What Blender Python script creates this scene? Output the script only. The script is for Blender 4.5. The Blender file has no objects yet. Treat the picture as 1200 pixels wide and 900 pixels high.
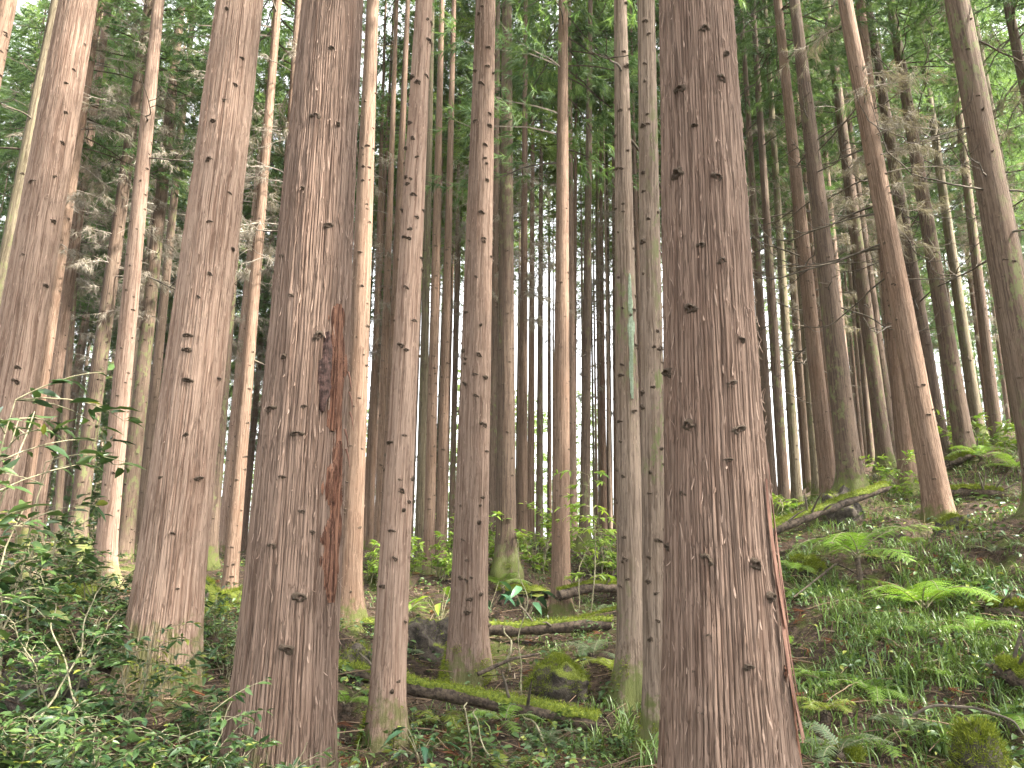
import bpy, math
import numpy as np
from mathutils import Matrix, Vector

# ------------------------------------------------------------------ camera, sky, sun, exposure
SC = bpy.context.scene
COL = SC.collection
RNG = np.random.default_rng(11)
F_PX, PITCH, ROLL = 906.0, math.radians(13.3), math.radians(0.67)
CAM = np.array([0.0, 0.0, 1.6])
_f = np.array([0, math.cos(PITCH), math.sin(PITCH)])
_r0 = np.array([1.0, 0, 0]); _u0 = np.array([0, -math.sin(PITCH), math.cos(PITCH)])
RIGHT = _r0 * math.cos(ROLL) + _u0 * math.sin(ROLL)
UP = _u0 * math.cos(ROLL) - _r0 * math.sin(ROLL)
FWD = _f
cam_d = bpy.data.cameras.new('camera'); cam_d.sensor_width = 36; cam_d.lens = F_PX / 1200 * 36
cam_d.clip_start = 0.05; cam_d.clip_end = 2000
cam = bpy.data.objects.new('camera', cam_d); COL.objects.link(cam)
cam.matrix_world = Matrix(((RIGHT[0], UP[0], -FWD[0], CAM[0]), (RIGHT[1], UP[1], -FWD[1], CAM[1]),
                           (RIGHT[2], UP[2], -FWD[2], CAM[2]), (0, 0, 0, 1)))
SC.camera = cam

SUN_DIR = Vector((0.78, -0.30, 0.95)).normalized()      # towards the sun
W = bpy.data.worlds.new('World'); SC.world = W; W.use_nodes = True
nt = W.node_tree; nt.nodes.clear()
sky = nt.nodes.new('ShaderNodeTexSky'); sky.sky_type = 'NISHITA'; sky.sun_disc = False
sky.sun_elevation = math.asin(SUN_DIR.z); sky.sun_rotation = math.atan2(SUN_DIR.x, SUN_DIR.y)
sky.dust_density = 3.0; sky.air_density = 1.0; sky.ozone_density = 1.0
bg = nt.nodes.new('ShaderNodeBackground'); bg.inputs['Strength'].default_value = 0.15
wo = nt.nodes.new('ShaderNodeOutputWorld')
hs_ = nt.nodes.new('ShaderNodeHueSaturation'); hs_.inputs['Saturation'].default_value = 0.10   # thin white cloud over the blue
nt.links.new(sky.outputs[0], hs_.inputs['Color']); nt.links.new(hs_.outputs[0], bg.inputs[0]); nt.links.new(bg.outputs[0], wo.inputs[0])
sun_d = bpy.data.lights.new('sun', 'SUN'); sun_d.energy = 5.0; sun_d.angle = math.radians(3); sun_d.color = (1.0, 0.93, 0.82)
sun = bpy.data.objects.new('sun', sun_d); COL.objects.link(sun)
sun.rotation_euler = SUN_DIR.to_track_quat('Z', 'Y').to_euler()
SC.view_settings.view_transform = 'Standard'; SC.view_settings.look = 'None'
SC.view_settings.exposure = 3.1; SC.view_settings.gamma = 1.0
SC.render.engine = 'CYCLES'
cy = SC.cycles
cy.max_bounces = 7; cy.diffuse_bounces = 4; cy.glossy_bounces = 2; cy.transmission_bounces = 4; cy.transparent_max_bounces = 4
cy.use_denoising = True
cy.sample_clamp_indirect = 6.0


def at(px, py, Y):
    """point on the ray of a pixel of the 1200x900 photograph at ground distance Y, and its depth"""
    d = FWD + (px - 600) / F_PX * RIGHT - (py - 450) / F_PX * UP
    s = (Y - CAM[1]) / d[1]
    return CAM + s * d, s


def project(P):
    q = P - CAM
    z = q @ FWD
    z = np.where(z < 0.05, 0.05, z)
    return 600 + F_PX * (q @ RIGHT) / z, 450 - F_PX * (q @ UP) / z, q @ FWD


# ------------------------------------------------------------------ numpy noise
def _hash(i, j, k, s):
    h = (i.astype(np.uint32) * np.uint32(374761393) + j.astype(np.uint32) * np.uint32(668265263)
         + k.astype(np.uint32) * np.uint32(2147483647) + np.uint32((s * 974634) & 0xffffffff))
    h = (h ^ (h >> np.uint32(13))) * np.uint32(1274126177)
    h = (h ^ (h >> np.uint32(16))) * np.uint32(2246822519)
    h = h ^ (h >> np.uint32(15))
    return (h & np.uint32(0xffffff)).astype(np.float64) / 0xffffff


def noise(x, y, z=0.0, s=0):
    x, y, z = np.broadcast_arrays(np.asarray(x, float), np.asarray(y, float), np.asarray(z, float))
    xi, yi, zi = np.floor(x), np.floor(y), np.floor(z)
    fx, fy, fz = x - xi, y - yi, z - zi
    u = fx * fx * (3 - 2 * fx); v = fy * fy * (3 - 2 * fy); w = fz * fz * (3 - 2 * fz)
    i, j, k = xi.astype(np.int64), yi.astype(np.int64), zi.astype(np.int64)
    def h(a, b, c): return _hash(i + a, j + b, k + c, s)
    a = (h(0, 0, 0) * (1 - u) + h(1, 0, 0) * u) * (1 - v) + (h(0, 1, 0) * (1 - u) + h(1, 1, 0) * u) * v
    b = (h(0, 0, 1) * (1 - u) + h(1, 0, 1) * u) * (1 - v) + (h(0, 1, 1) * (1 - u) + h(1, 1, 1) * u) * v
    return a * (1 - w) + b * w


def sstep(a, b, x):
    t = np.clip((x - a) / (b - a), 0, 1)
    return t * t * (3 - 2 * t)


# ------------------------------------------------------------------ mesh helpers
def unit(v):
    return v / np.maximum(np.linalg.norm(v, axis=-1, keepdims=True), 1e-9)


class MB:
    """collects vertices, faces, material slots and a per-vertex hue value; make() gives ONE mesh"""
    def __init__(self): self.v, self.f, self.m, self.a, self.n = [], [], [], [], 0
    def add(self, V, F, mi=0, var=0.5):
        V = np.asarray(V, float).reshape(-1, 3)
        F = F if isinstance(F, list) else [F]
        for f in F:
            f = np.asarray(f, int)
            if len(f):
                self.f.append(f + self.n); self.m.append(np.full(len(f), mi))
        self.v.append(V); self.a.append(np.broadcast_to(np.asarray(var, float), (len(V),)))
        self.n += len(V)
        return self
    def make(self, name, mats, smooth=True):
        V = np.concatenate(self.v); me = bpy.data.meshes.new(name)
        loops = np.concatenate([f.ravel() for f in self.f]); sizes = np.concatenate([np.full(len(f), f.shape[1]) for f in self.f])
        start = np.concatenate([[0], np.cumsum(sizes)[:-1]])
        me.vertices.add(len(V)); me.vertices.foreach_set('co', V.ravel().astype(np.float32))
        me.loops.add(len(loops)); me.loops.foreach_set('vertex_index', loops.astype(np.int32))
        me.polygons.add(len(sizes)); me.polygons.foreach_set('loop_start', start.astype(np.int32))
        me.polygons.foreach_set('loop_total', sizes.astype(np.int32))
        me.polygons.foreach_set('material_index', np.concatenate(self.m).astype(np.int32))
        me.polygons.foreach_set('use_smooth', np.full(len(sizes), smooth))
        at_ = me.attributes.new('var', 'FLOAT', 'POINT'); at_.data.foreach_set('value', np.concatenate(self.a).astype(np.float32))
        for m in (mats if isinstance(mats, list) else [mats]): me.materials.append(m)
        me.update(calc_edges=True)
        return me


def link(name, data, parent=None):
    o = bpy.data.objects.new(name, data); COL.objects.link(o)
    if parent: o.parent = parent
    return o


def tag(o, label=None, cat=None, group=None, kind=None):
    if label: o['label'] = label
    if cat: o['category'] = cat
    if group: o['group'] = group
    if kind: o['kind'] = kind
    return o


def thing(name, loc, label, cat, group=None, rotz=0.0):
    o = bpy.data.objects.new(name, None); COL.objects.link(o); o.empty_display_size = 0.2
    o.location = loc; o.rotation_euler = (0, 0, rotz)
    return tag(o, label, cat, group)


def copy_thing(o, loc, rotz, scale, label, group=None):
    def dup(a, parent):
        c = a.copy(); COL.objects.link(c)
        if parent: c.parent = parent
        for ch in a.children: dup(ch, c)
        return c
    kids = list(o.children)
    c = o.copy(); COL.objects.link(c)
    for ch in kids: dup(ch, c)
    c.location = loc; c.rotation_euler = (0, 0, rotz); c.scale = (scale,) * 3
    return tag(c, label, None, group)


def tube(P, rad, k=6):
    P = np.asarray(P, float); n = len(P); rad = np.broadcast_to(np.asarray(rad, float), (n,))
    T = unit(np.gradient(P, axis=0))
    ref = np.array([0, 0, 1.0]) if abs(T[:, 2]).mean() < 0.75 else np.array([1.0, 0, 0])
    A = unit(np.cross(T, ref)); B = np.cross(T, A)
    th = np.linspace(0, 2 * np.pi, k, endpoint=False)
    V = P[:, None] + rad[:, None, None] * (np.cos(th)[None, :, None] * A[:, None] + np.sin(th)[None, :, None] * B[:, None])
    i = np.arange(n - 1)[:, None] * k; j = np.arange(k)[None]
    q = np.stack([i + j, i + (j + 1) % k, i + k + (j + 1) % k, i + k + j], -1).reshape(-1, 4)
    return V.reshape(-1, 3), q


def rand_unit(n, rng):
    return unit(rng.normal(size=(n, 3)))


def blades(C, D, L, Wd, rng, droop=0.0):
    """one thin triangle per row: narrow at the tip"""
    n = len(C); S = unit(np.cross(D, rand_unit(n, rng)))
    tip = C + D * L[:, None]; tip[:, 2] -= droop * L
    V = np.stack([C - S * Wd[:, None] / 2, C + S * Wd[:, None] / 2, tip], 1)
    return V.reshape(-1, 3), np.arange(n * 3).reshape(-1, 3)


def grass_blades(P, ang, L, Wd, lean, rng):
    """curved three-segment blades rising from P and bending over towards ang"""
    n = len(P); H = np.stack([np.cos(ang), np.sin(ang), 0 * ang], 1); S = np.stack([-np.sin(ang), np.cos(ang), 0 * ang], 1)
    rows = []
    for t, w in ((0, .6), (.35, 1), (.7, .75)):
        out = lean * t ** 1.7 * L; up = L * (t - 0.42 * lean * t ** 2.4)
        c = P + H * out[:, None] + np.array([0, 0, 1.0]) * up[:, None]
        rows += [c - S * (Wd * w / 2)[:, None], c + S * (Wd * w / 2)[:, None]]
    tip = P + H * (lean * L)[:, None] + np.array([0, 0, 1.0]) * (L * (1 - 0.42 * lean - 0.12 * lean ** 2))[:, None]
    V = np.stack(rows + [tip], 1)
    b = np.arange(n)[:, None] * 7
    q = np.concatenate([b + np.array([[0, 1, 3, 2]]), b + np.array([[2, 3, 5, 4]])]); t3 = b + np.array([[4, 5, 6]])
    return V.reshape(-1, 3), [q, t3]


def leaves(P, D, U, L, Wd, droop=0.25, fold=0.18):
    """broad leaf blades, eight triangles each, folded along the midrib"""
    n = len(P); D = unit(D); S = unit(np.cross(D, U)); U = np.cross(S, D)
    L = L[:, None]; Wd = Wd[:, None]
    def ctr(t): return P + D * L * t - U * L * droop * t * t
    rows = [P]
    for t, w in ((.3, .92), (.65, .8)):
        c = ctr(t); rows += [c - S * Wd * w / 2 + U * Wd * fold, c, c + S * Wd * w / 2 + U * Wd * fold]
    rows.append(ctr(1.0))
    V = np.stack(rows, 1); b = np.arange(n)[:, None] * 8
    tri = np.concatenate([b + np.array([[0, 2, 1]]), b + np.array([[0, 3, 2]]), b + np.array([[4, 5, 7]]), b + np.array([[5, 6, 7]])])
    q = np.concatenate([b + np.array([[1, 2, 5, 4]]), b + np.array([[2, 3, 6, 5]])])
    return V.reshape(-1, 3), [tri, q]


# ------------------------------------------------------------------ materials
class NT:
    def __init__(self, name):
        self.m = bpy.data.materials.new(name); self.m.use_nodes = True
        self.t = self.m.node_tree; self.t.nodes.clear()
        self.out = self.n('ShaderNodeOutputMaterial')
    def n(self, typ, **kw):
        nd = self.t.nodes.new(typ)
        for k, v in kw.items():
            if hasattr(nd, k) and not k.startswith('i_'): setattr(nd, k, v)
        return nd
    def l(self, a, b): self.t.links.new(a, b)
    def mix(self, fac, a, b, blend='MIX'):
        nd = self.n('ShaderNodeMix', data_type='RGBA', blend_type=blend)
        for sock, v in ((nd.inputs[0], fac), (nd.inputs[6], a), (nd.inputs[7], b)):
            if isinstance(v, (int, float)): sock.default_value = v
            elif isinstance(v, tuple): sock.default_value = v + (1.0,)
            else: self.l(v, sock)
        return nd.outputs[2]
    def math(self, op, a, b=0.0, clamp=False):
        nd = self.n('ShaderNodeMath', operation=op, use_clamp=clamp)
        for sock, v in zip(nd.inputs, (a, b)):
            if isinstance(v, (int, float)): sock.default_value = v
            else: self.l(v, sock)
        return nd.outputs[0]
    def ramp(self, fac, a, b, ca=(0, 0, 0), cb=(1, 1, 1)):
        nd = self.n('ShaderNodeMapRange', interpolation_type='SMOOTHSTEP')
        nd.inputs[1].default_value = a; nd.inputs[2].default_value = b
        self.l(fac, nd.inputs[0])
        return nd.outputs[0]
    def noise(self, vec, scale, detail=2.0, rough=0.5, dist=0.0):
        nd = self.n('ShaderNodeTexNoise'); nd.inputs['Scale'].default_value = scale; nd.inputs['Detail'].default_value = detail
        nd.inputs['Roughness'].default_value = rough; nd.inputs['Distortion'].default_value = dist
        if vec is not None: self.l(vec, nd.inputs['Vector'])
        return nd.outputs['Fac']
    def mapping(self, vec, scale):
        nd = self.n('ShaderNodeMapping'); nd.inputs['Scale'].default_value = scale; self.l(vec, nd.inputs['Vector']); return nd.outputs[0]
    def principled(self, color, rough=0.85, spec=0.2, bump=None, bstr=0.6, bdist=0.01):
        p = self.n('ShaderNodeBsdfPrincipled'); p.inputs['Roughness'].default_value = rough; p.inputs['Specular IOR Level'].default_value = spec
        if isinstance(color, tuple): p.inputs['Base Color'].default_value = color + (1,)
        else: self.l(color, p.inputs['Base Color'])
        if bump is not None:
            b = self.n('ShaderNodeBump'); b.inputs['Strength'].default_value = bstr; b.inputs['Distance'].default_value = bdist
            self.l(bump, b.inputs['Height']); self.l(b.outputs[0], p.inputs['Normal'])
        self.l(p.outputs[0], self.out.inputs[0])
        return p


def bark_mat(name, grey, brown, red, moss=0.5, lichen=0.0, bstr=0.7, fibre=42.0):
    g = NT(name)
    tc = g.n('ShaderNodeTexCoord'); oi = g.n('ShaderNodeObjectInfo')
    off = g.n('ShaderNodeVectorMath', operation='SCALE'); cx = g.n('ShaderNodeCombineXYZ')
    for i in range(3): g.l(oi.outputs['Random'], cx.inputs[i])
    g.l(cx.outputs[0], off.inputs[0]); off.inputs['Scale'].default_value = 37.0
    # slight waviness of the fibres
    wn = g.n('ShaderNodeTexNoise'); wn.inputs['Scale'].default_value = 3.0; wn.inputs['Detail'].default_value = 1
    g.l(tc.outputs['Object'], wn.inputs['Vector'])
    ws = g.n('ShaderNodeVectorMath', operation='MULTIPLY_ADD'); g.l(wn.outputs['Color'], ws.inputs[0]); ws.inputs[1].default_value = (.034, .034, 0); g.l(tc.outputs['Object'], ws.inputs[2])
    ad = g.n('ShaderNodeVectorMath', operation='ADD'); g.l(ws.outputs[0], ad.inputs[0]); g.l(off.outputs[0], ad.inputs[1])
    v = ad.outputs[0]
    fib = g.noise(g.mapping(v, (1, 1, 0.020)), fibre, 3, 0.6)
    fine = g.noise(g.mapping(v, (1, 1, 0.017)), fibre * 1.25, 2.5, 0.55)
    patch = g.noise(g.mapping(v, (1, 1, 0.35)), 3.2, 3, 0.6)
    blotch = g.noise(g.mapping(v, (1, 1, 0.5)), 14.0, 3, 0.6)
    flake = g.noise(g.mapping(v, (1, 1, 0.16)), fibre * 1.4, 2, 0.5)
    # outer weathered strips are grey, the inner bark in the cracks is red-brown
    c = g.mix(g.ramp(fib, 0.34, 0.58), brown, grey)
    c = g.mix(g.math('MULTIPLY', g.ramp(patch, 0.46, 0.74), 0.45), c, red)
    crack = g.math('SUBTRACT', 1.0, g.ramp(g.math('ABSOLUTE', g.math('SUBTRACT', fine, 0.5)), 0.0, 0.035))
    c = g.mix(g.math('MULTIPLY', crack, 0.6), c, tuple(x * 0.55 for x in brown))
    c = g.mix(g.math('MULTIPLY', g.ramp(flake, 0.66, 0.72), 0.6), c, tuple(min(1, x * 1.6) for x in grey))
    c = g.mix(g.math('MULTIPLY', g.ramp(blotch, 0.58, 0.70), 0.3), c, tuple(x * 0.6 for x in brown))
    hue = g.n('ShaderNodeHueSaturation'); g.l(c, hue.inputs['Color'])
    g.l(g.math('MULTIPLY_ADD', oi.outputs['Random'], 0.45), hue.inputs['Value'])
    hue.inputs['Value'].links[0].from_node.inputs[2].default_value = 0.78
    c = hue.outputs[0]
    sp = g.n('ShaderNodeSeparateXYZ'); g.l(tc.outputs['Object'], sp.inputs[0])
    mn = g.noise(v, 7.0, 4, 0.65)
    low = g.math('SUBTRACT', 1.0, g.ramp(sp.outputs[2], 0.05, 0.95))
    mm = g.ramp(g.math('ADD', g.math('MULTIPLY', low, 0.42), g.math('MULTIPLY', mn, 0.75)), 0.70 - 0.12 * moss, 0.86 - 0.12 * moss)
    c = g.mix(g.math('MULTIPLY', mm, min(1, 0.5 + moss * 0.5)), c, (0.075, 0.095, 0.022))
    if lichen:
        ln = g.noise(g.mapping(v, (1, 1, 0.5)), 9.0, 4, 0.7)
        ln2 = g.noise(g.mapping(v, (1, 1, 0.2)), 1.6, 1)
        c = g.mix(g.math('MULTIPLY', g.ramp(ln, 0.50, 0.62), g.ramp(ln2, 0.50 - lichen * 0.1, 0.6)), c, (0.115, 0.12, 0.055))
    h = g.math('SUBTRACT', g.math('MULTIPLY', fib, 1.0), g.math('MULTIPLY', crack, 0.4))
    g.principled(c, 0.88, 0.15, h, bstr, 0.012)
    return g.m


def plain_mat(name, a, b, scale=20.0, rough=0.9, bstr=0.5, stretch=(1, 1, 1)):
    g = NT(name); tc = g.n('ShaderNodeTexCoord'); v = g.mapping(tc.outputs['Object'], stretch)
    n1 = g.noise(v, scale, 4, 0.65)
    g.principled(g.mix(g.ramp(n1, 0.35, 0.65), a, b), rough, 0.2, n1, bstr, 0.01)
    return g.m


def leaf_mat(name, a, b, trans=0.35, rough=0.5, spec=0.4, yellow=None):
    """foliage: hue varies from leaf to leaf (attribute var) and from plant to plant"""
    g = NT(name); at_ = g.n('ShaderNodeAttribute', attribute_name='var'); oi = g.n('ShaderNodeObjectInfo')
    c = g.mix(at_.outputs['Fac'], a, b)
    if yellow: c = g.mix(g.ramp(at_.outputs['Fac'], 0.93, 0.97), c, yellow)
    hs = g.n('ShaderNodeHueSaturation'); g.l(c, hs.inputs['Color'])
    mv = g.math('MULTIPLY_ADD', oi.outputs['Random'], 0.4); mv.node.inputs[2].default_value = 0.8; g.l(mv, hs.inputs['Value'])
    p = g.n('ShaderNodeBsdfPrincipled'); p.inputs['Roughness'].default_value = rough; p.inputs['Specular IOR Level'].default_value = spec
    g.l(hs.outputs[0], p.inputs['Base Color'])
    t = g.n('ShaderNodeBsdfTranslucent')
    g.l(g.mix(1.0, hs.outputs[0], (1.0, 1.0, 0.55), 'MULTIPLY'), t.inputs['Color'])
    m = g.n('ShaderNodeMixShader'); m.inputs[0].default_value = trans
    g.l(p.outputs[0], m.inputs[1]); g.l(t.outputs[0], m.inputs[2]); g.l(m.outputs[0], g.out.inputs[0])
    return g.m


M = {}
M['bark_pink'] = bark_mat('bark_pink', (0.225, 0.160, 0.122), (0.120, 0.076, 0.055), (0.165, 0.103, 0.074), moss=0.35)
M['bark_big'] = bark_mat('bark_big', (0.180, 0.125, 0.095), (0.092, 0.059, 0.043), (0.125, 0.076, 0.054), moss=0.1, bstr=0.9)
M['bark_brown'] = bark_mat('bark_brown', (0.165, 0.113, 0.081), (0.086, 0.054, 0.037), (0.125, 0.073, 0.047), moss=0.6)
M['bark_grey'] = bark_mat('bark_grey', (0.180, 0.137, 0.104), (0.085, 0.061, 0.045), (0.115, 0.080, 0.053), moss=0.6, lichen=0.1)
M['bark_dark'] = bark_mat('bark_dark', (0.125, 0.090, 0.066), (0.060, 0.041, 0.030), (0.092, 0.058, 0.040), moss=0.6, lichen=0.2)
M['bark_olive'] = bark_mat('bark_olive', (0.150, 0.124, 0.082), (0.072, 0.056, 0.036), (0.090, 0.073, 0.039), moss=0.8, lichen=0.6)
M['bark_pale'] = bark_mat('bark_pale', (0.260, 0.200, 0.150), (0.130, 0.090, 0.064), (0.170, 0.115, 0.080), moss=0.5)
M['knot'] = plain_mat('knot_wood', (0.030, 0.021, 0.015), (0.120, 0.088, 0.062), 45, bstr=0.9)
M['dead'] = plain_mat('dead_twig', (0.13, 0.11, 0.09), (0.27, 0.24, 0.20), 9)
M['dead_dark'] = plain_mat('dead_branch', (0.055, 0.045, 0.036), (0.12, 0.10, 0.075), 9)
M['dry'] = leaf_mat('dry_needles', (0.14, 0.12, 0.098), (0.31, 0.28, 0.235), trans=0.25, rough=0.9, spec=0.1)
M['needle'] = leaf_mat('green_needles', (0.058, 0.112, 0.052), (0.145, 0.225, 0.085), trans=0.5, rough=0.6, spec=0.25)
M['needle_lit'] = leaf_mat('painted_sunlit_needles', (0.10, 0.165, 0.045), (0.20, 0.28, 0.08), trans=0.45, rough=0.6, spec=0.25)  # lit copy of the green needles, sunlight painted into the leaf colour
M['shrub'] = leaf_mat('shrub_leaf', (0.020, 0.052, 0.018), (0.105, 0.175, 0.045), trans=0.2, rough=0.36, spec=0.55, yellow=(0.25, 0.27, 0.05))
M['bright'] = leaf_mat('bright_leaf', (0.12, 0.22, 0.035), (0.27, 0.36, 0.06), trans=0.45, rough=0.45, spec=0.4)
M['bluegreen'] = leaf_mat('broad_leaf', (0.04, 0.11, 0.06), (0.08, 0.17, 0.08), trans=0.25, rough=0.35, spec=0.5)
M['fern'] = leaf_mat('fern_leaf', (0.11, 0.22, 0.03), (0.20, 0.31, 0.05), trans=0.4, rough=0.5, spec=0.3)
M['fern_blue'] = leaf_mat('pale_fern_leaf', (0.075, 0.115, 0.06), (0.14, 0.185, 0.09), trans=0.3, rough=0.5, spec=0.35)
M['fern_yellow'] = leaf_mat('yellow_fern_leaf', (0.16, 0.22, 0.03), (0.26, 0.30, 0.05), trans=0.4, rough=0.5, spec=0.3)
M['grass'] = leaf_mat('grass_blade', (0.040, 0.085, 0.020), (0.17, 0.25, 0.06), trans=0.28, rough=0.38, spec=0.5, yellow=(0.30, 0.27, 0.13))
M['moss_fuzz'] = leaf_mat('moss_fuzz', (0.075, 0.105, 0.014), (0.20, 0.23, 0.03), trans=0.2, rough=0.9, spec=0.1)
M['moss'] = plain_mat('moss', (0.05, 0.07, 0.012), (0.15, 0.18, 0.025), 26, bstr=0.9)
M['log'] = plain_mat('rotten_wood', (0.03, 0.023, 0.018), (0.10, 0.075, 0.055), 22, bstr=1.0, stretch=(1, 1, 1))
M['wound'] = bark_mat('torn_bark', (0.175, 0.090, 0.058), (0.045, 0.021, 0.014), (0.155, 0.060, 0.034), moss=0, bstr=1.0, fibre=55)
M['hollow'] = plain_mat('charred_hollow', (0.02, 0.012, 0.01), (0.07, 0.04, 0.033), 30, bstr=0.9)
M['strip'] = plain_mat('peeling_bark', (0.07, 0.033, 0.023), (0.19, 0.105, 0.075), 26, bstr=0.7, stretch=(1, 1, 0.1))
M['sliver'] = plain_mat('bark_sliver', (0.115, 0.073, 0.052), (0.25, 0.18, 0.14), 14, bstr=0.4)
M['stem'] = plain_mat('pale_stem', (0.12, 0.11, 0.065), (0.26, 0.235, 0.15), 15)
M['litter'] = leaf_mat('dead_litter', (0.035, 0.024, 0.017), (0.22, 0.155, 0.105), trans=0.1, rough=0.9, spec=0.1, yellow=(0.36, 0.30, 0.22))
M['litter_red'] = leaf_mat('fallen_red_sprays', (0.10, 0.04, 0.022), (0.22, 0.09, 0.045), trans=0.1, rough=0.9, spec=0.1)


def rock_mat(name, mossy=0.5):
    g = NT(name); tc = g.n('ShaderNodeTexCoord'); ge = g.n('ShaderNodeNewGeometry')
    n1 = g.noise(tc.outputs['Object'], 9, 5, 0.65); n2 = g.noise(tc.outputs['Object'], 3.5, 3, 0.6); n3 = g.noise(tc.outputs['Object'], 55, 3, 0.7)
    c = g.mix(g.ramp(n1, 0.35, 0.65), (0.022, 0.019, 0.016), (0.075, 0.062, 0.05))
    sp = g.n('ShaderNodeSeparateXYZ'); g.l(ge.outputs['Normal'], sp.inputs[0])
    k = g.math('ADD', g.math('MULTIPLY', sp.outputs[2], 0.5), g.math('MULTIPLY', n2, 0.9))
    mk = g.ramp(k, 0.86 - mossy * 0.5, 1.02 - mossy * 0.5)
    c = g.mix(mk, c, g.mix(g.ramp(n3, 0.3, 0.7), (0.045, 0.06, 0.012), (0.13, 0.15, 0.025)))
    g.principled(c, 0.92, 0.15, g.math('ADD', n1, g.math('MULTIPLY', n3, 0.5)), 0.9, 0.03)
    return g.m


M['rock'] = rock_mat('mossy_rock', 0.55); M['rock_dark'] = rock_mat('dark_earth', 0.12); M['rock_green'] = rock_mat('thick_moss', 0.95)


def ground_mat():
    g = NT('forest_floor'); tc = g.n('ShaderNodeTexCoord'); v = tc.outputs['Object']
    n1 = g.noise(v, 14, 5, 0.7); n2 = g.noise(v, 0.9, 4, 0.6); n3 = g.noise(v, 70, 3, 0.7); n4 = g.noise(v, 3.2, 4, 0.65)
    c = g.mix(g.ramp(n1, 0.35, 0.65), (0.018, 0.013, 0.010), (0.075, 0.052, 0.038))
    c = g.mix(g.math('MULTIPLY', g.ramp(n3, 0.58, 0.72), 0.6), c, (0.19, 0.14, 0.10))
    mk = g.ramp(g.math('ADD', g.math('MULTIPLY', n2, 0.5), g.math('MULTIPLY', n4, 0.5)), 0.50, 0.60)
    c = g.mix(g.math('MULTIPLY', mk, 0.85), c, g.mix(g.ramp(n3, 0.3, 0.7), (0.028, 0.038, 0.010), (0.075, 0.095, 0.02)))
    g.principled(c, 0.95, 0.1, g.math('ADD', n1, g.math('MULTIPLY', n3, 0.6)), 1.0, 0.03)
    return g.m


M['ground'] = ground_mat()

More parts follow.
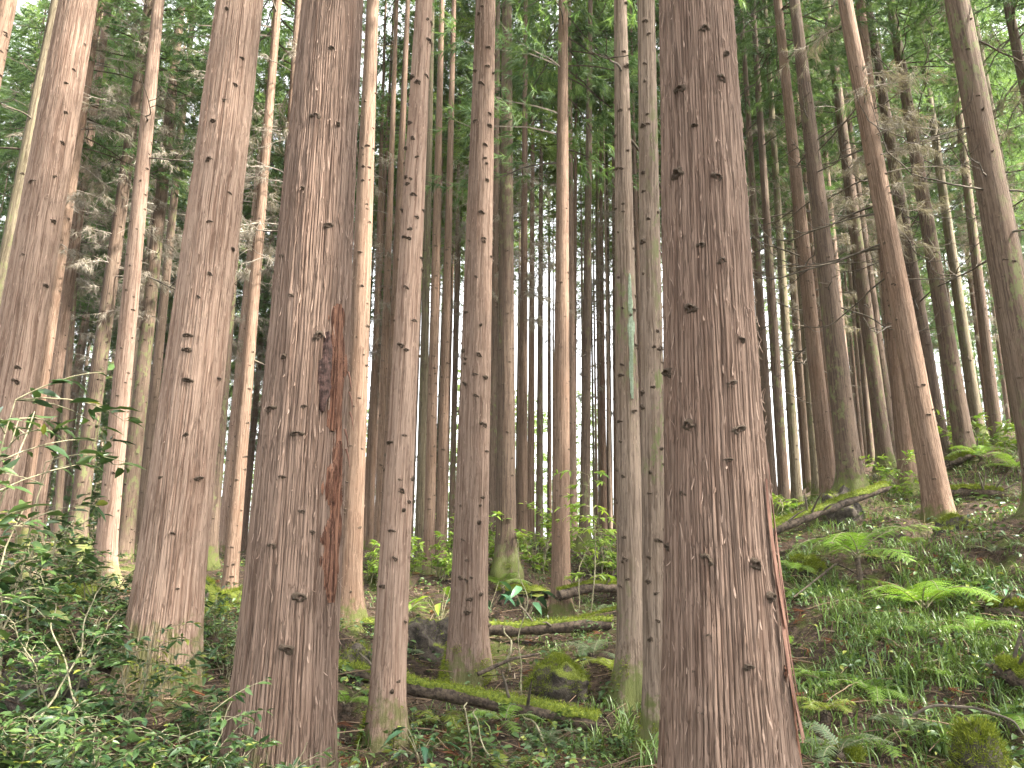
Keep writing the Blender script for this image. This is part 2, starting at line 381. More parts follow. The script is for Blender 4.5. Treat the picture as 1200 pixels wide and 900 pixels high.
# ------------------------------------------------------------------ trees read from the photograph
# key: x and width at the top edge; x, width at row yr; distance; base row; bark; crown; label
TREES = [
 ('a', 815, 80, 840, 117, 600, 4.2, None, 'bark_big', 'massive rough-barked conifer with peeling reddish bark down one side of its base'),
 ('b', 390, 66, 348, 103, 600, 5.1, None, 'bark_big', 'massive conifer trunk with a red torn bark wound and a dark charred hollow'),
 ('c', 281, 50, 192, 77, 740, 6.6, 795, 'bark_pink', 'thick pinkish conifer leaning over the leafy shrubs, sunlit along its flank'),
 ('d', 92, 37, -12, 55, 600, 8.0, 705, 'bark_pink', 'thick pale pink conifer leaning strongly at the edge of the photo'),
 ('e', 497, 18, 452, 41, 850, 7.3, 887, 'bark_pink', 'slim pale conifer between the wounded trunk and the flared trunk, moss at its foot'),
 ('f', 569, 22, 549, 44, 740, 9.8, 800, 'bark_pink', 'pink conifer with a flared mossy base behind the long mossy log'),
 ('g', 757, 27, 770, 32, 800, 7.4, 890, 'bark_grey', 'slim light brown conifer standing just beside the most massive trunk, almost touching it'),
 ('h', 727, 14, 741, 35, 800, 8.8, 824, 'bark_grey', 'olive grey conifer with a pale green lichen streak'),
 ('i', 660, 10, 657, 23, 712, 15.5, 731, 'bark_brown', 'straight brown conifer with a green mossy foot behind the short level log'),
 ('j', 594, 16, 593, 24, 650, 17.0, 668, 'bark_dark', 'dim brown conifer rising right behind the flared pink trunk'),
 ('k', 584, 9, 575, 13, 640, 22.0, 646, 'bark_dark', 'thin dark conifer squeezed between the flared pink trunk and the dim brown one'),
 ('l', 437, 13, 407, 32, 715, 12.0, 734, 'bark_brown', 'brown knobbly conifer half hidden behind the wounded trunk'),
 ('m', 478, 9, 449, 14, 690, 20.0, 702, 'bark_brown', 'thin brown conifer just behind the slim pale one'),
 ('n', 186, 12, 122, 24, 668, 14.0, 677, 'bark_pink', 'slender orange-brown conifer with a sunlit foot, standing alone in a gap'),
 ('o', 326, 8, 267, 18, 715, 15.0, 726, 'bark_brown', 'slender conifer with a pale upper stem between the two thick trunks'),
 ('p', 350, 9, 312, 14, 600, 15.0, 690, 'bark_brown', 'slender conifer nearly hidden behind the wounded trunk, its top showing'),
 ('q', 66, 10, -50, 20, 600, 12.5, 680, 'bark_olive', 'mossy knobbly conifer behind the pale pink leaning trunk'),
 ('r', 10, 17, -118, 30, 600, 11.0, 720, 'bark_brown', 'brown conifer showing only in the upper corner of the photo'),
 ('R1', 911, 9, 972, 20, 580, 17.0, 592, 'bark_brown', 'purplish brown conifer on the slope, first of the close pair'),
 ('R2', 931, 11, 998, 28, 570, 15.0, 583, 'bark_dark', 'stout grey-brown conifer on the slope behind the end of the raised log'),
 ('R1b', 921, 5, 983, 9, 560, 24.0, 570, 'bark_pink', 'pale thin conifer filling the gap in the close pair on the slope'),
 ('R3', 990, 15, 1098, 30, 585, 13.0, 613, 'bark_brown', 'leaning brown conifer with a flared root foot beside the fern slope'),
 ('R4', 1043, 9, 1129, 21, 515, 17.0, 530, 'bark_dark', 'grey conifer on the ridge with bright leaves beside it'),
 ('R5', 1016, 8, 1104, 20, 535, 18.0, 548, 'bark_dark', 'dark conifer on the ridge just behind the leaning root-footed one'),
 ('R6', 1121, 24, 1206, 40, 460, 11.0, 600, 'bark_dark', 'dark stout conifer leaning in from the edge of the photo, green sprays before it'),
 ('R7', 968, 8, 1038, 18, 545, 20.0, 556, 'bark_dark', 'straight grey conifer on the ridge beyond the raised log'),
 ('R8', 975, 5, 1048, 13, 540, 22.0, 551, 'bark_dark', 'thin grey conifer on the ridge close against a thicker grey one'),
 ('R9', 1008, 9, 1066, 22, 570, 15.5, 582, 'bark_brown', 'brown conifer on the slope at the upper end of the raised log'),
 ('R10', 1108, 8, 1168, 13, 510, 21.0, 521, 'bark_dark', 'thin dark conifer on the ridge behind the bright ferns'),
 ('R11', 1072, 6, 1146, 14, 505, 22.0, 513, 'bark_olive', 'ivy-green lower stem of a thin conifer on the ridge'),
 ('R12', 1115, 5, 1192, 9, 505, 25.0, 509, 'bark_olive', 'thinnest pale conifer on the ridge near the edge of the photo'),
 ('R13', 868, 5, 907, 11, 600, 21.0, 606, 'bark_dark', 'thin dark conifer just beyond the most massive trunk'),
 ('R14', 882, 6, 919, 13, 585, 20.0, 602, 'bark_dark', 'dark thin conifer, second beyond the most massive trunk'),
 ('R15', 896, 6, 934, 12, 590, 21.5, 598, 'bark_olive', 'olive thin conifer, third beyond the most massive trunk'),
 ('R16', 912, 6, 958, 11, 580, 23.0, 590, 'bark_olive', 'yellowish thin conifer beside the purplish pair on the slope'),
 ('R17', 972, 4, 1022, 8, 545, 28.0, 553, 'bark_dark', 'very thin conifer in the bright gap behind the raised log'),
 ('R18', 1180, 9, 1262, 16, 400, 15.0, 590, 'bark_dark', 'thin conifer cut off by the upper corner, branches across it'),
 ('R19', 1137, 8, 1212, 14, 420, 17.0, 545, 'bark_olive', 'pale-edged conifer tucked behind the dark stout one'),
 ('L1', 116, 9, 15, 26, 635, 15.0, 648, 'bark_brown', 'knobbly brown conifer just inside the pale pink leaning trunk'),
 ('L2', 128, 7, 42, 18, 600, 17.5, 650, 'bark_pink', 'pale-topped conifer catching a streak of sun on its upper stem'),
 ('L3', 175, 9, 88, 21, 635, 16.0, 648, 'bark_dark', 'brown conifer with grey dead sprays hanging in front of it'),
 ('L4', 213, 8, 146, 20, 640, 17.0, 664, 'bark_dark', 'brown conifer directly behind the slender orange-brown one'),
 ('L5', 228, 6, 166, 13, 605, 20.0, 652, 'bark_dark', 'thin dark conifer against the thick leaning pink trunk'),
 ('L6', 297, 8, 246, 17, 645, 17.0, 657, 'bark_dark', 'reddish conifer showing just past the thick leaning pink trunk'),
 ('L7', 112, 5, 68, 9, 600, 24.0, 641, 'bark_dark', 'thin blackish conifer in the dim gap behind the knobbly one'),
 ('C1', 452, 5, 434, 9, 620, 26.0, 641, 'bark_brown', 'very thin conifer beside the knobbly brown trunk, light at its edge'),
 ('C2', 465, 6, 443, 12, 650, 22.0, 660, 'bark_brown', 'thin conifer in the narrow gap beside the slim pale trunk'),
 ('C3', 507, 7, 492, 13, 650, 21.0, 672, 'bark_olive', 'yellow-mossed thin conifer past the slim pale trunk'),
 ('C4', 518, 7, 502, 14, 670, 19.0, 683, 'bark_brown', 'reddish thin conifer next to the yellow-mossed one'),
 ('C5', 532, 6, 516, 13, 655, 20.0, 666, 'bark_brown', 'thin conifer midway between the yellow-mossed and the flared pink ones'),
 ('C6', 541, 4, 529, 8, 640, 28.0, 646, 'bark_dark', 'threadlike conifer close against the flared pink trunk'),
 ('C7', 616, 6, 612, 12, 630, 22.0, 641, 'bark_brown', 'thin conifer just past the dim brown trunk'),
 ('C8', 625, 4, 622, 9, 630, 26.0, 640, 'bark_brown', 'thin pale conifer in the bright gap, first before the straight brown trunk'),
 ('C9', 635, 4, 632, 9, 630, 27.0, 638, 'bark_dark', 'thin grey conifer in the bright gap, next to the straight brown trunk'),
 ('C10', 692, 5, 685, 13, 635, 21.0, 646, 'bark_dark', 'dark thin conifer behind the bright green sapling'),
 ('C11', 676, 4, 671, 8, 630, 28.0, 637, 'bark_brown', 'threadlike conifer between the straight brown trunk and the dark thin one'),
 ('C12', 702, 4, 708, 8, 630, 30.0, 636, 'bark_brown', 'threadlike conifer, first of three before the lichen-streaked trunk'),
 ('C13', 709, 4, 715, 8, 630, 32.0, 636, 'bark_dark', 'threadlike conifer, second of three before the lichen-streaked trunk'),
 ('C14', 717, 4, 723, 8, 630, 29.0, 637, 'bark_brown', 'threadlike conifer against the edge of the lichen-streaked trunk'),
]

# ------------------------------------------------------------------ ground: thin-plate surface through the feet of the trees
_cp = []
for t in TREES:
    if t[7] is not None:
        xb = t[3] + (t[3] - t[1]) / t[5] * (t[7] - t[5])
        _cp.append(at(xb, t[7], t[6])[0])
for px, py, Y in ((600, 900, 6.9), (930, 900, 6.3), (1190, 890, 6.4), (1190, 790, 7.6), (1000, 790, 7.8), (1150, 715, 9.2), (960, 720, 9.3), (1180, 620, 12.0),
                  (1190, 545, 15.5), (700, 800, 9.0), (690, 690, 18.0), (680, 640, 25.0), (470, 655, 25.0), (300, 655, 24.0), (60, 645, 25.0), (1000, 555, 25.0), (1170, 512, 25.0),
                  (60, 760, 6.4), (330, 800, 7.6), (930, 640, 12.5), (850, 605, 22.0)):
    _cp.append(at(px, py, Y)[0])
_cp += [np.array(p) for p in ((0, 0, 0), (-2, 3, .25), (2.2, 3, -.05), (0, 4.5, -.02), (-4, 3, .5), (4.5, 3, 0.1), (-5, -5, .4), (5, -5, 0), (-9, 4, 1.1), (9, 5, 1.3),
                              (-16, 10, 1.9), (-20, 20, 2.2), (16, 12, 3.3), (21, 22, 3.6))]
_cp = np.array(_cp)


def _tps(r2): return np.where(r2 > 1e-9, 0.5 * r2 * np.log(r2 + 1e-12), 0.0)


_n = len(_cp); _K = _tps(((_cp[:, None, :2] - _cp[None, :, :2]) ** 2).sum(-1)) + np.eye(_n) * 0.35
_Pm = np.c_[np.ones(_n), _cp[:, :2]]
_A = np.block([[_K, _Pm], [_Pm.T, np.zeros((3, 3))]])
_w = np.linalg.solve(_A, np.r_[_cp[:, 2], np.zeros(3)])


def ground_z(x, y, detail=True):
    x = np.atleast_1d(np.asarray(x, float)); y = np.atleast_1d(np.asarray(y, float))
    xc = np.clip(x, -20, 20); yc = np.clip(y, -5, 25)
    z = np.empty_like(x)
    for i in range(0, len(x), 20000):
        a, b = xc[i:i + 20000], yc[i:i + 20000]
        k = _tps((a[:, None] - _cp[None, :, 0]) ** 2 + (b[:, None] - _cp[None, :, 1]) ** 2)
        z[i:i + 20000] = k @ _w[:_n] + _w[_n] + _w[_n + 1] * a + _w[_n + 2] * b
    over = np.clip(y - 25, 0, None)                                   # beyond the brow the hill falls away
    z = z - np.where(over < 60, 0.0030 * over ** 2 + 0.03 * over, 12.6 + 0.03 * (over - 60)) * 1.0
    far = sstep(60, 160, over + np.clip(np.abs(x) - 20, 0, None)); z = z * (1 - far) - 24 * far
    if detail:
        near = 1 - sstep(26, 60, y)
        z = z + near * (0.30 * (noise(x * 1.1, y * 1.1, s=3) - .5) + 0.17 * (noise(x * 3.1, y * 3.1, s=4) - .5) + 0.045 * (noise(x * 9, y * 9, s=5) - .5) + 0.022 * (noise(x * 27, y * 27, s=6) - .5))
    return z


def gpt(px, py, guess=10.0):
    """where the ray of a pixel meets the ground"""
    Y = np.geomspace(2.5, 40, 900); P = np.array([at(px, py, y)[0] for y in Y])
    g = ground_z(P[:, 0], P[:, 1]); hit = np.nonzero(P[:, 2] <= g)[0]
    return P[hit[0]] if len(hit) else P[np.argmin(np.abs(Y - guess))]


_rows = np.concatenate([np.linspace(-60, 1.0, 14), np.geomspace(1.4, 30, 430), np.geomspace(31, 90, 40), np.geomspace(100, 900, 14)])
_u = np.linspace(-1, 1, 460); _xu = np.where(np.abs(_u) < 0.88, _u / 0.88, np.sign(_u) * (1 + (np.abs(_u) - 0.88) / 0.12 * 14))
_hw = 0.80 * np.clip(_rows, 1.2, None) + 1.6
_X = _xu[None] * _hw[:, None]; _Yg = np.repeat(_rows[:, None], len(_u), 1)
_Z = ground_z(_X.ravel(), _Yg.ravel())
_i = np.arange(len(_rows) - 1)[:, None] * len(_u); _j = np.arange(len(_u) - 1)[None]
_q = np.stack([_i + _j, _i + _j + 1, _i + len(_u) + _j + 1, _i + len(_u) + _j], -1).reshape(-1, 4)
ground = link('ground', MB().add(np.c_[_X.ravel(), _Yg.ravel(), _Z], _q).make('ground', M['ground']))
tag(ground, 'brown mossy forest floor rising to a low ridge', 'ground', kind='structure')


# ------------------------------------------------------------------ trunks
def knot_shape(seed, k=16):
    """ragged rim of a healed branch scar with a sunken middle; unit width, faces -Y"""
    r = np.random.default_rng(seed); rings = []
    th = np.linspace(0, 2 * np.pi, k, endpoint=False)
    lob = 1 + 0.20 * np.sin(th * 2 + r.uniform(0, 6)) + 0.15 * np.sin(th * 3 + r.uniform(0, 6)) + r.uniform(-.12, .12, k)
    for rad, out in ((.68, -.14), (.56, .02), (.45, .15), (.35, .22), (.25, .13), (.15, -.04), (.07, -.10)):
        rr = rad * lob * (1 + r.uniform(-.14, .14, k)); oo = out + r.uniform(-.07, .07, k) + (0.10 * np.sin(th) + .05 * np.sin(th * 5 + seed)) * (out > 0)
        rings.append(np.stack([rr * np.cos(th), -oo, rr * np.sin(th) * 0.66], 1))
    V = np.concatenate(rings + [np.array([[0, 0.12, 0]])]); n = len(rings)
    i = np.arange(n - 1)[:, None] * k; j = np.arange(k)[None]
    q = np.stack([i + j, i + (j + 1) % k, i + k + (j + 1) % k, i + k + j], -1).reshape(-1, 4)
    c = (n - 1) * k; t = np.stack([c + np.arange(k), c + (np.arange(k) + 1) % k, np.full(k, n * k)], 1)
    return V, [q, t]


def stub_shape(seed):
    """short snapped branch, ragged at the end; unit width, faces -Y"""
    r = np.random.default_rng(seed)
    P = np.array([[0, .15, 0], [0, -.15, .02], [.03, -.3, .05], [.05, -.42, .09]]); V, q = tube(P, [.45, .3, .2, .13], 10)
    return V + r.normal(size=V.shape) * .04, [q]


KNOT_SHAPES = [knot_shape(i) for i in range(5)] + [stub_shape(9)]
KNOTS = [MB().add(v, f).make('knot', M['knot']) for v, f in KNOT_SHAPES]


def knot_frame(th, h, r, size, tilt=0.0):
    """matrix of a knot at angle th (0 faces -Y), height h"""
    return Matrix.Translation((r * math.sin(th), -r * math.cos(th), h)) @ Matrix.Rotation(th, 4, 'Z') @ Matrix.Rotation(tilt, 4, 'Y') @ Matrix.Scale(size, 4)


def trunk_profile(r0, H, h, flare, fs):
    lin = r0 * np.clip(1 - h / H, 0.015, None) ** 0.92
    return lin * (1 + flare * np.exp(-np.clip(h, -0.1, None) / fs))


def trunk_mesh(r0, H, hvis, nseg, dh, seed, mats, flare=0.25, fs=0.3, amp=0.0, knots=(), small_knots=()):
    """stem in its own upright frame; amp > 0 carves the bark furrows into the mesh"""
    hs = np.concatenate([np.arange(-0.45, hvis, dh), np.arange(hvis, H, max(1.2, dh * 4)), [H]])
    th = np.linspace(0, 2 * np.pi, nseg, endpoint=False)
    hh, tt = np.meshgrid(hs, th, indexing='ij')
    r = trunk_profile(r0, H, hh, flare, fs)
    cx, cyy = np.cos(tt) * r0, np.sin(tt) * r0
    r = r * (1 + 0.05 * (noise(cx * 3 / r0 * .5 + 5, cyy * 3 / r0 * .5, hh * .5, s=seed) - .5))
    lobes = noise(cx / r0 * 1.7 + 9, cyy / r0 * 1.7, hh * .8, s=seed + 1) - .45
    r = r * (1 + 0.30 * lobes * flare / .3 * np.exp(-np.clip(hh, 0, None) / (fs * 1.3)))
    if amp > 0:
        u = tt * r0
        wx = 0.020 * (noise(cx * 9, cyy * 9, hh * 2.2, s=seed + 2) - .5) + 0.03 * (noise(cx * 3, cyy * 3, hh * .8, s=seed + 8) - .5)
        def ring(period, hv, s):
            a = tt + wx / r0
            n = max(6, round(2 * np.pi * r0 / period))
            # periodic around the stem
            x = (a / (2 * np.pi) % 1.0) * n; x0 = np.floor(x); f = x - x0; f = f * f * (3 - 2 * f)
            z = hh / hv; k0 = np.floor(z); g = z - k0; g = g * g * (3 - 2 * g)
            def H_(i, k): return _hash(np.mod(i, n).astype(np.int64), k.astype(np.int64), np.zeros_like(k, np.int64), s)
            # stagger rows by a per-column shift so that strips end at different heights
            return (H_(x0, k0) * (1 - f) + H_(x0 + 1, k0) * f) * (1 - g) + (H_(x0, k0 + 1) * (1 - f) + H_(x0 + 1, k0 + 1) * f) * g
        n1 = ring(0.019, 0.75, seed + 3); n2 = ring(0.036, 1.3, seed + 4); n3 = ring(0.0075, 0.22, seed + 5)
        nn = round(2 * np.pi * r0 / 0.023)
        ph = nn * tt + 7.0 * (noise(cx * 5, cyy * 5, hh * .8, s=seed + 11) - .5) + 4.0 * (noise(cx * 16, cyy * 16, hh * 1.7, s=seed + 12) - .5) + 2.2 * (n1 - .5)
        fur = (1 - sstep(0, .42, np.abs(np.sin(ph / 2)))) * (.35 + 1.0 * noise(cx * 30, cyy * 30, hh * 2.5, s=seed + 13)); fur2 = 1 - sstep(0, 0.10, np.abs(n2 - .5))
        d = -1.5 * fur - 0.7 * fur2 + 1.2 * (n2 - .5) + 0.8 * (n3 - .5)
        r = r + amp * d
    for (kt, kh, ks) in knots:                                        # bark swells round each scar, with a brow above
        dt = (tt - (kt - math.pi / 2) + np.pi) % (2 * np.pi) - np.pi
        dx = dt * r0 / (ks * 0.9); dz = (hh - kh) / (ks * 0.8)
        r = r + ks * 0.13 * np.exp(-(dx ** 2 + (dz - .25) ** 2))
    V = np.stack([r * np.cos(tt), r * np.sin(tt), hh], -1).reshape(-1, 3)
    n = len(hs); i = np.arange(n - 1)[:, None] * nseg; j = np.arange(nseg)[None]
    q = np.stack([i + j, i + (j + 1) % nseg, i + nseg + (j + 1) % nseg, i + nseg + j], -1).reshape(-1, 4)
    mb = MB().add(V, q, 0)
    for (kt, kh, ks, kv) in small_knots:
        kV, kF = KNOT_SHAPES[kv]
        mtx = np.array(knot_frame(kt, kh, trunk_profile(r0, H, np.array(kh), flare, fs) * 0.985, ks))
        mb.add(kV @ mtx[:3, :3].T + mtx[:3, 3], kF, 1)
    return mb.make('trunk', mats)


def random_knots(rng, r0, h0, h1, step, size):
    out, h = [], h0
    while h < h1:
        for _ in range(rng.integers(1, 4)):
            out.append((rng.uniform(-math.pi, math.pi), h + rng.uniform(-.07, .07), size * rng.uniform(.65, 1.3)))
        h += step * rng.uniform(.7, 1.35)
    return out


# ------------------------------------------------------------------ crowns and dead branches (shared meshes)
def branch_path(base, ang, L, rise, sag, tipup, rng, n=9):
    t = np.linspace(0, 1, n); d = np.array([math.cos(ang), math.sin(ang), 0]); s = np.array([-d[1], d[0], 0])
    z = L * (rise * t - sag * t ** 2 + tipup * t ** 4)
    w = L * 0.10 * np.cumsum(rng.normal(size=n)) / math.sqrt(n) * t
    return base + d * (L * t)[:, None] + s * w[:, None] + np.array([0, 0, 1.0]) * z[:, None]


def spray_needles(C, A, rng, nb, L0, wd, spread):
    """drooping cord-like shoots fanned round each spray axis"""
    n = len(C); Cb = np.repeat(C, nb, 0); Ab = np.repeat(A, nb, 0)
    t = rng.uniform(0, 1, n * nb)
    D = unit(Ab + spread * rand_unit(n * nb, rng) + np.array([0, 0, -0.15]))
    L = L0 * rng.uniform(.5, 1.25, n * nb)
    P = Cb + Ab * (t * L0 * 0.9)[:, None]
    V, F = blades(P, D, L, wd * rng.uniform(.6, 1.3, n * nb), rng, 0.15)
    var = np.repeat(np.clip(np.repeat(rng.uniform(0, .85, n), nb) + rng.uniform(-.1, .15, n * nb), 0, 1), 3)
    return V, F, var


def crown_mesh(h0, h1, R, nbr, nsp, nb, seed, mats, L0=0.2, wd=0.022):
    r = np.random.default_rng(seed); mb = MB(); Cs, As = [], []
    for b in range(nbr):
        f = r.uniform(0, 1) ** 0.9; h = h0 + (h1 - h0) * f; L = R * (1 - f) ** 0.75 * r.uniform(.65, 1.15) + 0.35; ang = r.uniform(0, 2 * np.pi)
        p = branch_path(np.array([0, 0, h]), ang, L, .15, .45, .35, r, 8)
        V, q = tube(p, np.linspace(.022, .006, 8), 3); mb.add(V, q, 1)
        m = max(4, int(nsp * L / R * r.uniform(.7, 1.3))); t = r.uniform(.22, 1, m)
        idx = np.minimum((t * 7).astype(int), 6); fr = (t * 7 - idx)[:, None]
        c = p[idx] * (1 - fr) + p[idx + 1] * fr
        side = unit(np.cross(p[-1] - p[0], [0, 0, 1.0])); off = r.normal(size=(m, 1)) * 0.30 * L * (1.1 - t[:, None] * .6)
        c = c + side * off * .7 + np.array([0, 0, 1.0]) * (r.normal(size=(m, 1)) * .10 - .05)
        ax = unit(unit(p[-1] - p[0]) + side * np.sign(off) * .6 + r.normal(size=(m, 3)) * .3 + np.array([0, 0, -.15]))
        Cs.append(c); As.append(ax)
    C, A = np.concatenate(Cs), np.concatenate(As)
    V, F, var = spray_needles(C, A, r, nb, L0, wd, .75)
    mb.add(V, F, 0, var)
    return mb.make('crown', mats, smooth=False)


def dry_mesh(h0, h1, R, nbr, seed, fuzz=1.0):
    """the mass of dead twigs and brown withered sprays below the living crown"""
    r = np.random.default_rng(seed); mb = MB(); Cs, As = [], []
    for b in range(nbr):
        h = r.uniform(h0, h1); f = (h - h0) / (h1 - h0); L = R * r.uniform(.45, 1.1) * (.6 + .4 * f); ang = r.uniform(0, 2 * np.pi)
        p = branch_path(np.array([0, 0, h]), ang, L, .1, r.uniform(.25, .75), r.uniform(.1, .6), r, 9)
        V, q = tube(p, np.linspace(.014, .004, 9), 4); mb.add(V, q, 1)
        for k in range(r.integers(5, 10)):
            i = r.integers(2, 9); a2 = ang + r.uniform(-1.3, 1.3); l2 = L * r.uniform(.15, .45)
            p2 = branch_path(p[i], a2, l2, r.uniform(-.2, .4), r.uniform(.2, .9), r.uniform(0, .6), r, 6)
            V, q = tube(p2, np.linspace(.006, .002, 6), 3); mb.add(V, q, 1)
            if r.random() < .75 * fuzz:
                m = int(5 * fuzz) + 1; Cs.append(p2[r.integers(1, 6, m)]); As.append(unit(np.array([math.cos(a2), math.sin(a2), -.9]) + r.normal(size=(m, 3)) * .5))
    V, F, var = spray_needles(np.concatenate(Cs), np.concatenate(As), r, 9, .17, .010, .8)
    mb.add(V, F, 0, var)
    return mb.make('dead_twigs_and_sprays', [M['dry'], M['dead']], smooth=False)


CROWNS = [crown_mesh(8.0 + 0.7 * i, 23.5, 2.7, 76, 28, 22, 50 + i, [M['needle'], M['dead_dark']], L0=.25, wd=.019) for i in range(4)]
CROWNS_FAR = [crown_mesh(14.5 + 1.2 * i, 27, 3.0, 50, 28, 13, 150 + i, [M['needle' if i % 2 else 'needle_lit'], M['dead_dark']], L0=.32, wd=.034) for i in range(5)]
CROWNS_HIGH = [crown_mesh(12.5 + i, 24.0, 2.1, 34, 16, 15, 70 + i, [M['needle'], M['dead_dark']]) for i in range(2)]
CROWNS_YOUNG = [crown_mesh(2.0, 18.0, 3.0, 90, 24, 14, 160 + i, [M['needle'], M['dead_dark']], L0=.3, wd=.035) for i in range(2)]
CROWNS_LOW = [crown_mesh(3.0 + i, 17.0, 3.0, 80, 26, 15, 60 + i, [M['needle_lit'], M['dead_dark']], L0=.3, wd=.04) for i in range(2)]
DRY = [dry_mesh(5.0 + .5 * i, 11.5 + .4 * i, 2.0, 24, 80 + i) for i in range(4)]
DRY_SPARSE = [dry_mesh(6.0, 12.0, 1.7, 16, 90 + i, .5) for i in range(2)]


def long_branch(seed, L, k=5):
    """one long bare dead branch that sags and turns up at its tip, with a few side twigs; grows along +X"""
    r = np.random.default_rng(seed); mb = MB()
    p = branch_path(np.zeros(3), 0.0, L, r.uniform(-.25, .2), r.uniform(.2, .7), r.uniform(.4, 1.0), r, 14)
    V, q = tube(p, np.linspace(.019, .005, 14), k); mb.add(V, q)
    for s in range(r.integers(2, 6)):
        i = r.integers(4, 13); p2 = branch_path(p[i], r.uniform(-1, 1), L * r.uniform(.12, .4), r.uniform(-.1, .3), .4, .6, r, 7)
        V, q = tube(p2, np.linspace(.010, .0035, 7), 4); mb.add(V, q)
    return mb.make('branch', M['dead_dark'])


BRANCHES = [long_branch(i, 1.5 + .22 * i) for i in range(7)]

DETAIL = {'a': (820, .013), 'b': (720, .013), 'c': (520, .015), 'd': (380, .016), 'e': (220, .02), 'f': (260, .02), 'g': (200, .02), 'h': (200, .025)}
FLARE = {'a': (.55, .70), 'b': (.20, .5), 'f': (.45, .38), 'R3': (.5, .3), 'i': (.6, .28), 'j': (.45, .3), 'e': (.5, .26), 'g': (.55, .25), 'h': (.6, .28), 'l': (.6, .3), 'c': (.25, .4)}
AMP = {'a': .0090, 'b': .0090, 'c': .0075, 'd': .007, 'e': .003, 'f': .004, 'g': .003, 'h': .0028}
PHOTO_KNOTS = {
 'a': [(823, 40), (798, 103), (843, 97), (850, 65), (838, 213), (820, 290), (843, 310), (810, 362), (853, 453), (808, 498), (861, 506), (850, 541), (803, 578), (827, 657), (829, 747), (873, 780),
       (815, 790), (823, 838), (883, 662), (796, 200), (790, 430), (868, 400), (905, 700), (787, 640), (812, 150)],
 'b': [(372, 141), (357, 224), (343, 349), (374, 395), (358, 478), (335, 420), (350, 510), (396, 145), (333, 560), (356, 600), (367, 624), (353, 700), (318, 480), (330, 300), (385, 265), (390, 60), (322, 640), (340, 760)],
 'c': [(276, 100), (283, 67), (247, 190), (268, 14), (247, 262), (252, 145), (267, 224), (235, 350), (222, 395), (253, 440), (222, 412), (247, 322), (220, 510), (222, 447), (280, 285), (205, 625), (208, 690), (230, 560), (190, 560), (265, 120)],
 'd': [(84, 79), (77, 97), (75, 130), (70, 165), (40, 215), (57, 255), (62, 205), (20, 430), (18, 447), (50, 330), (93, 45), (30, 300)],
}


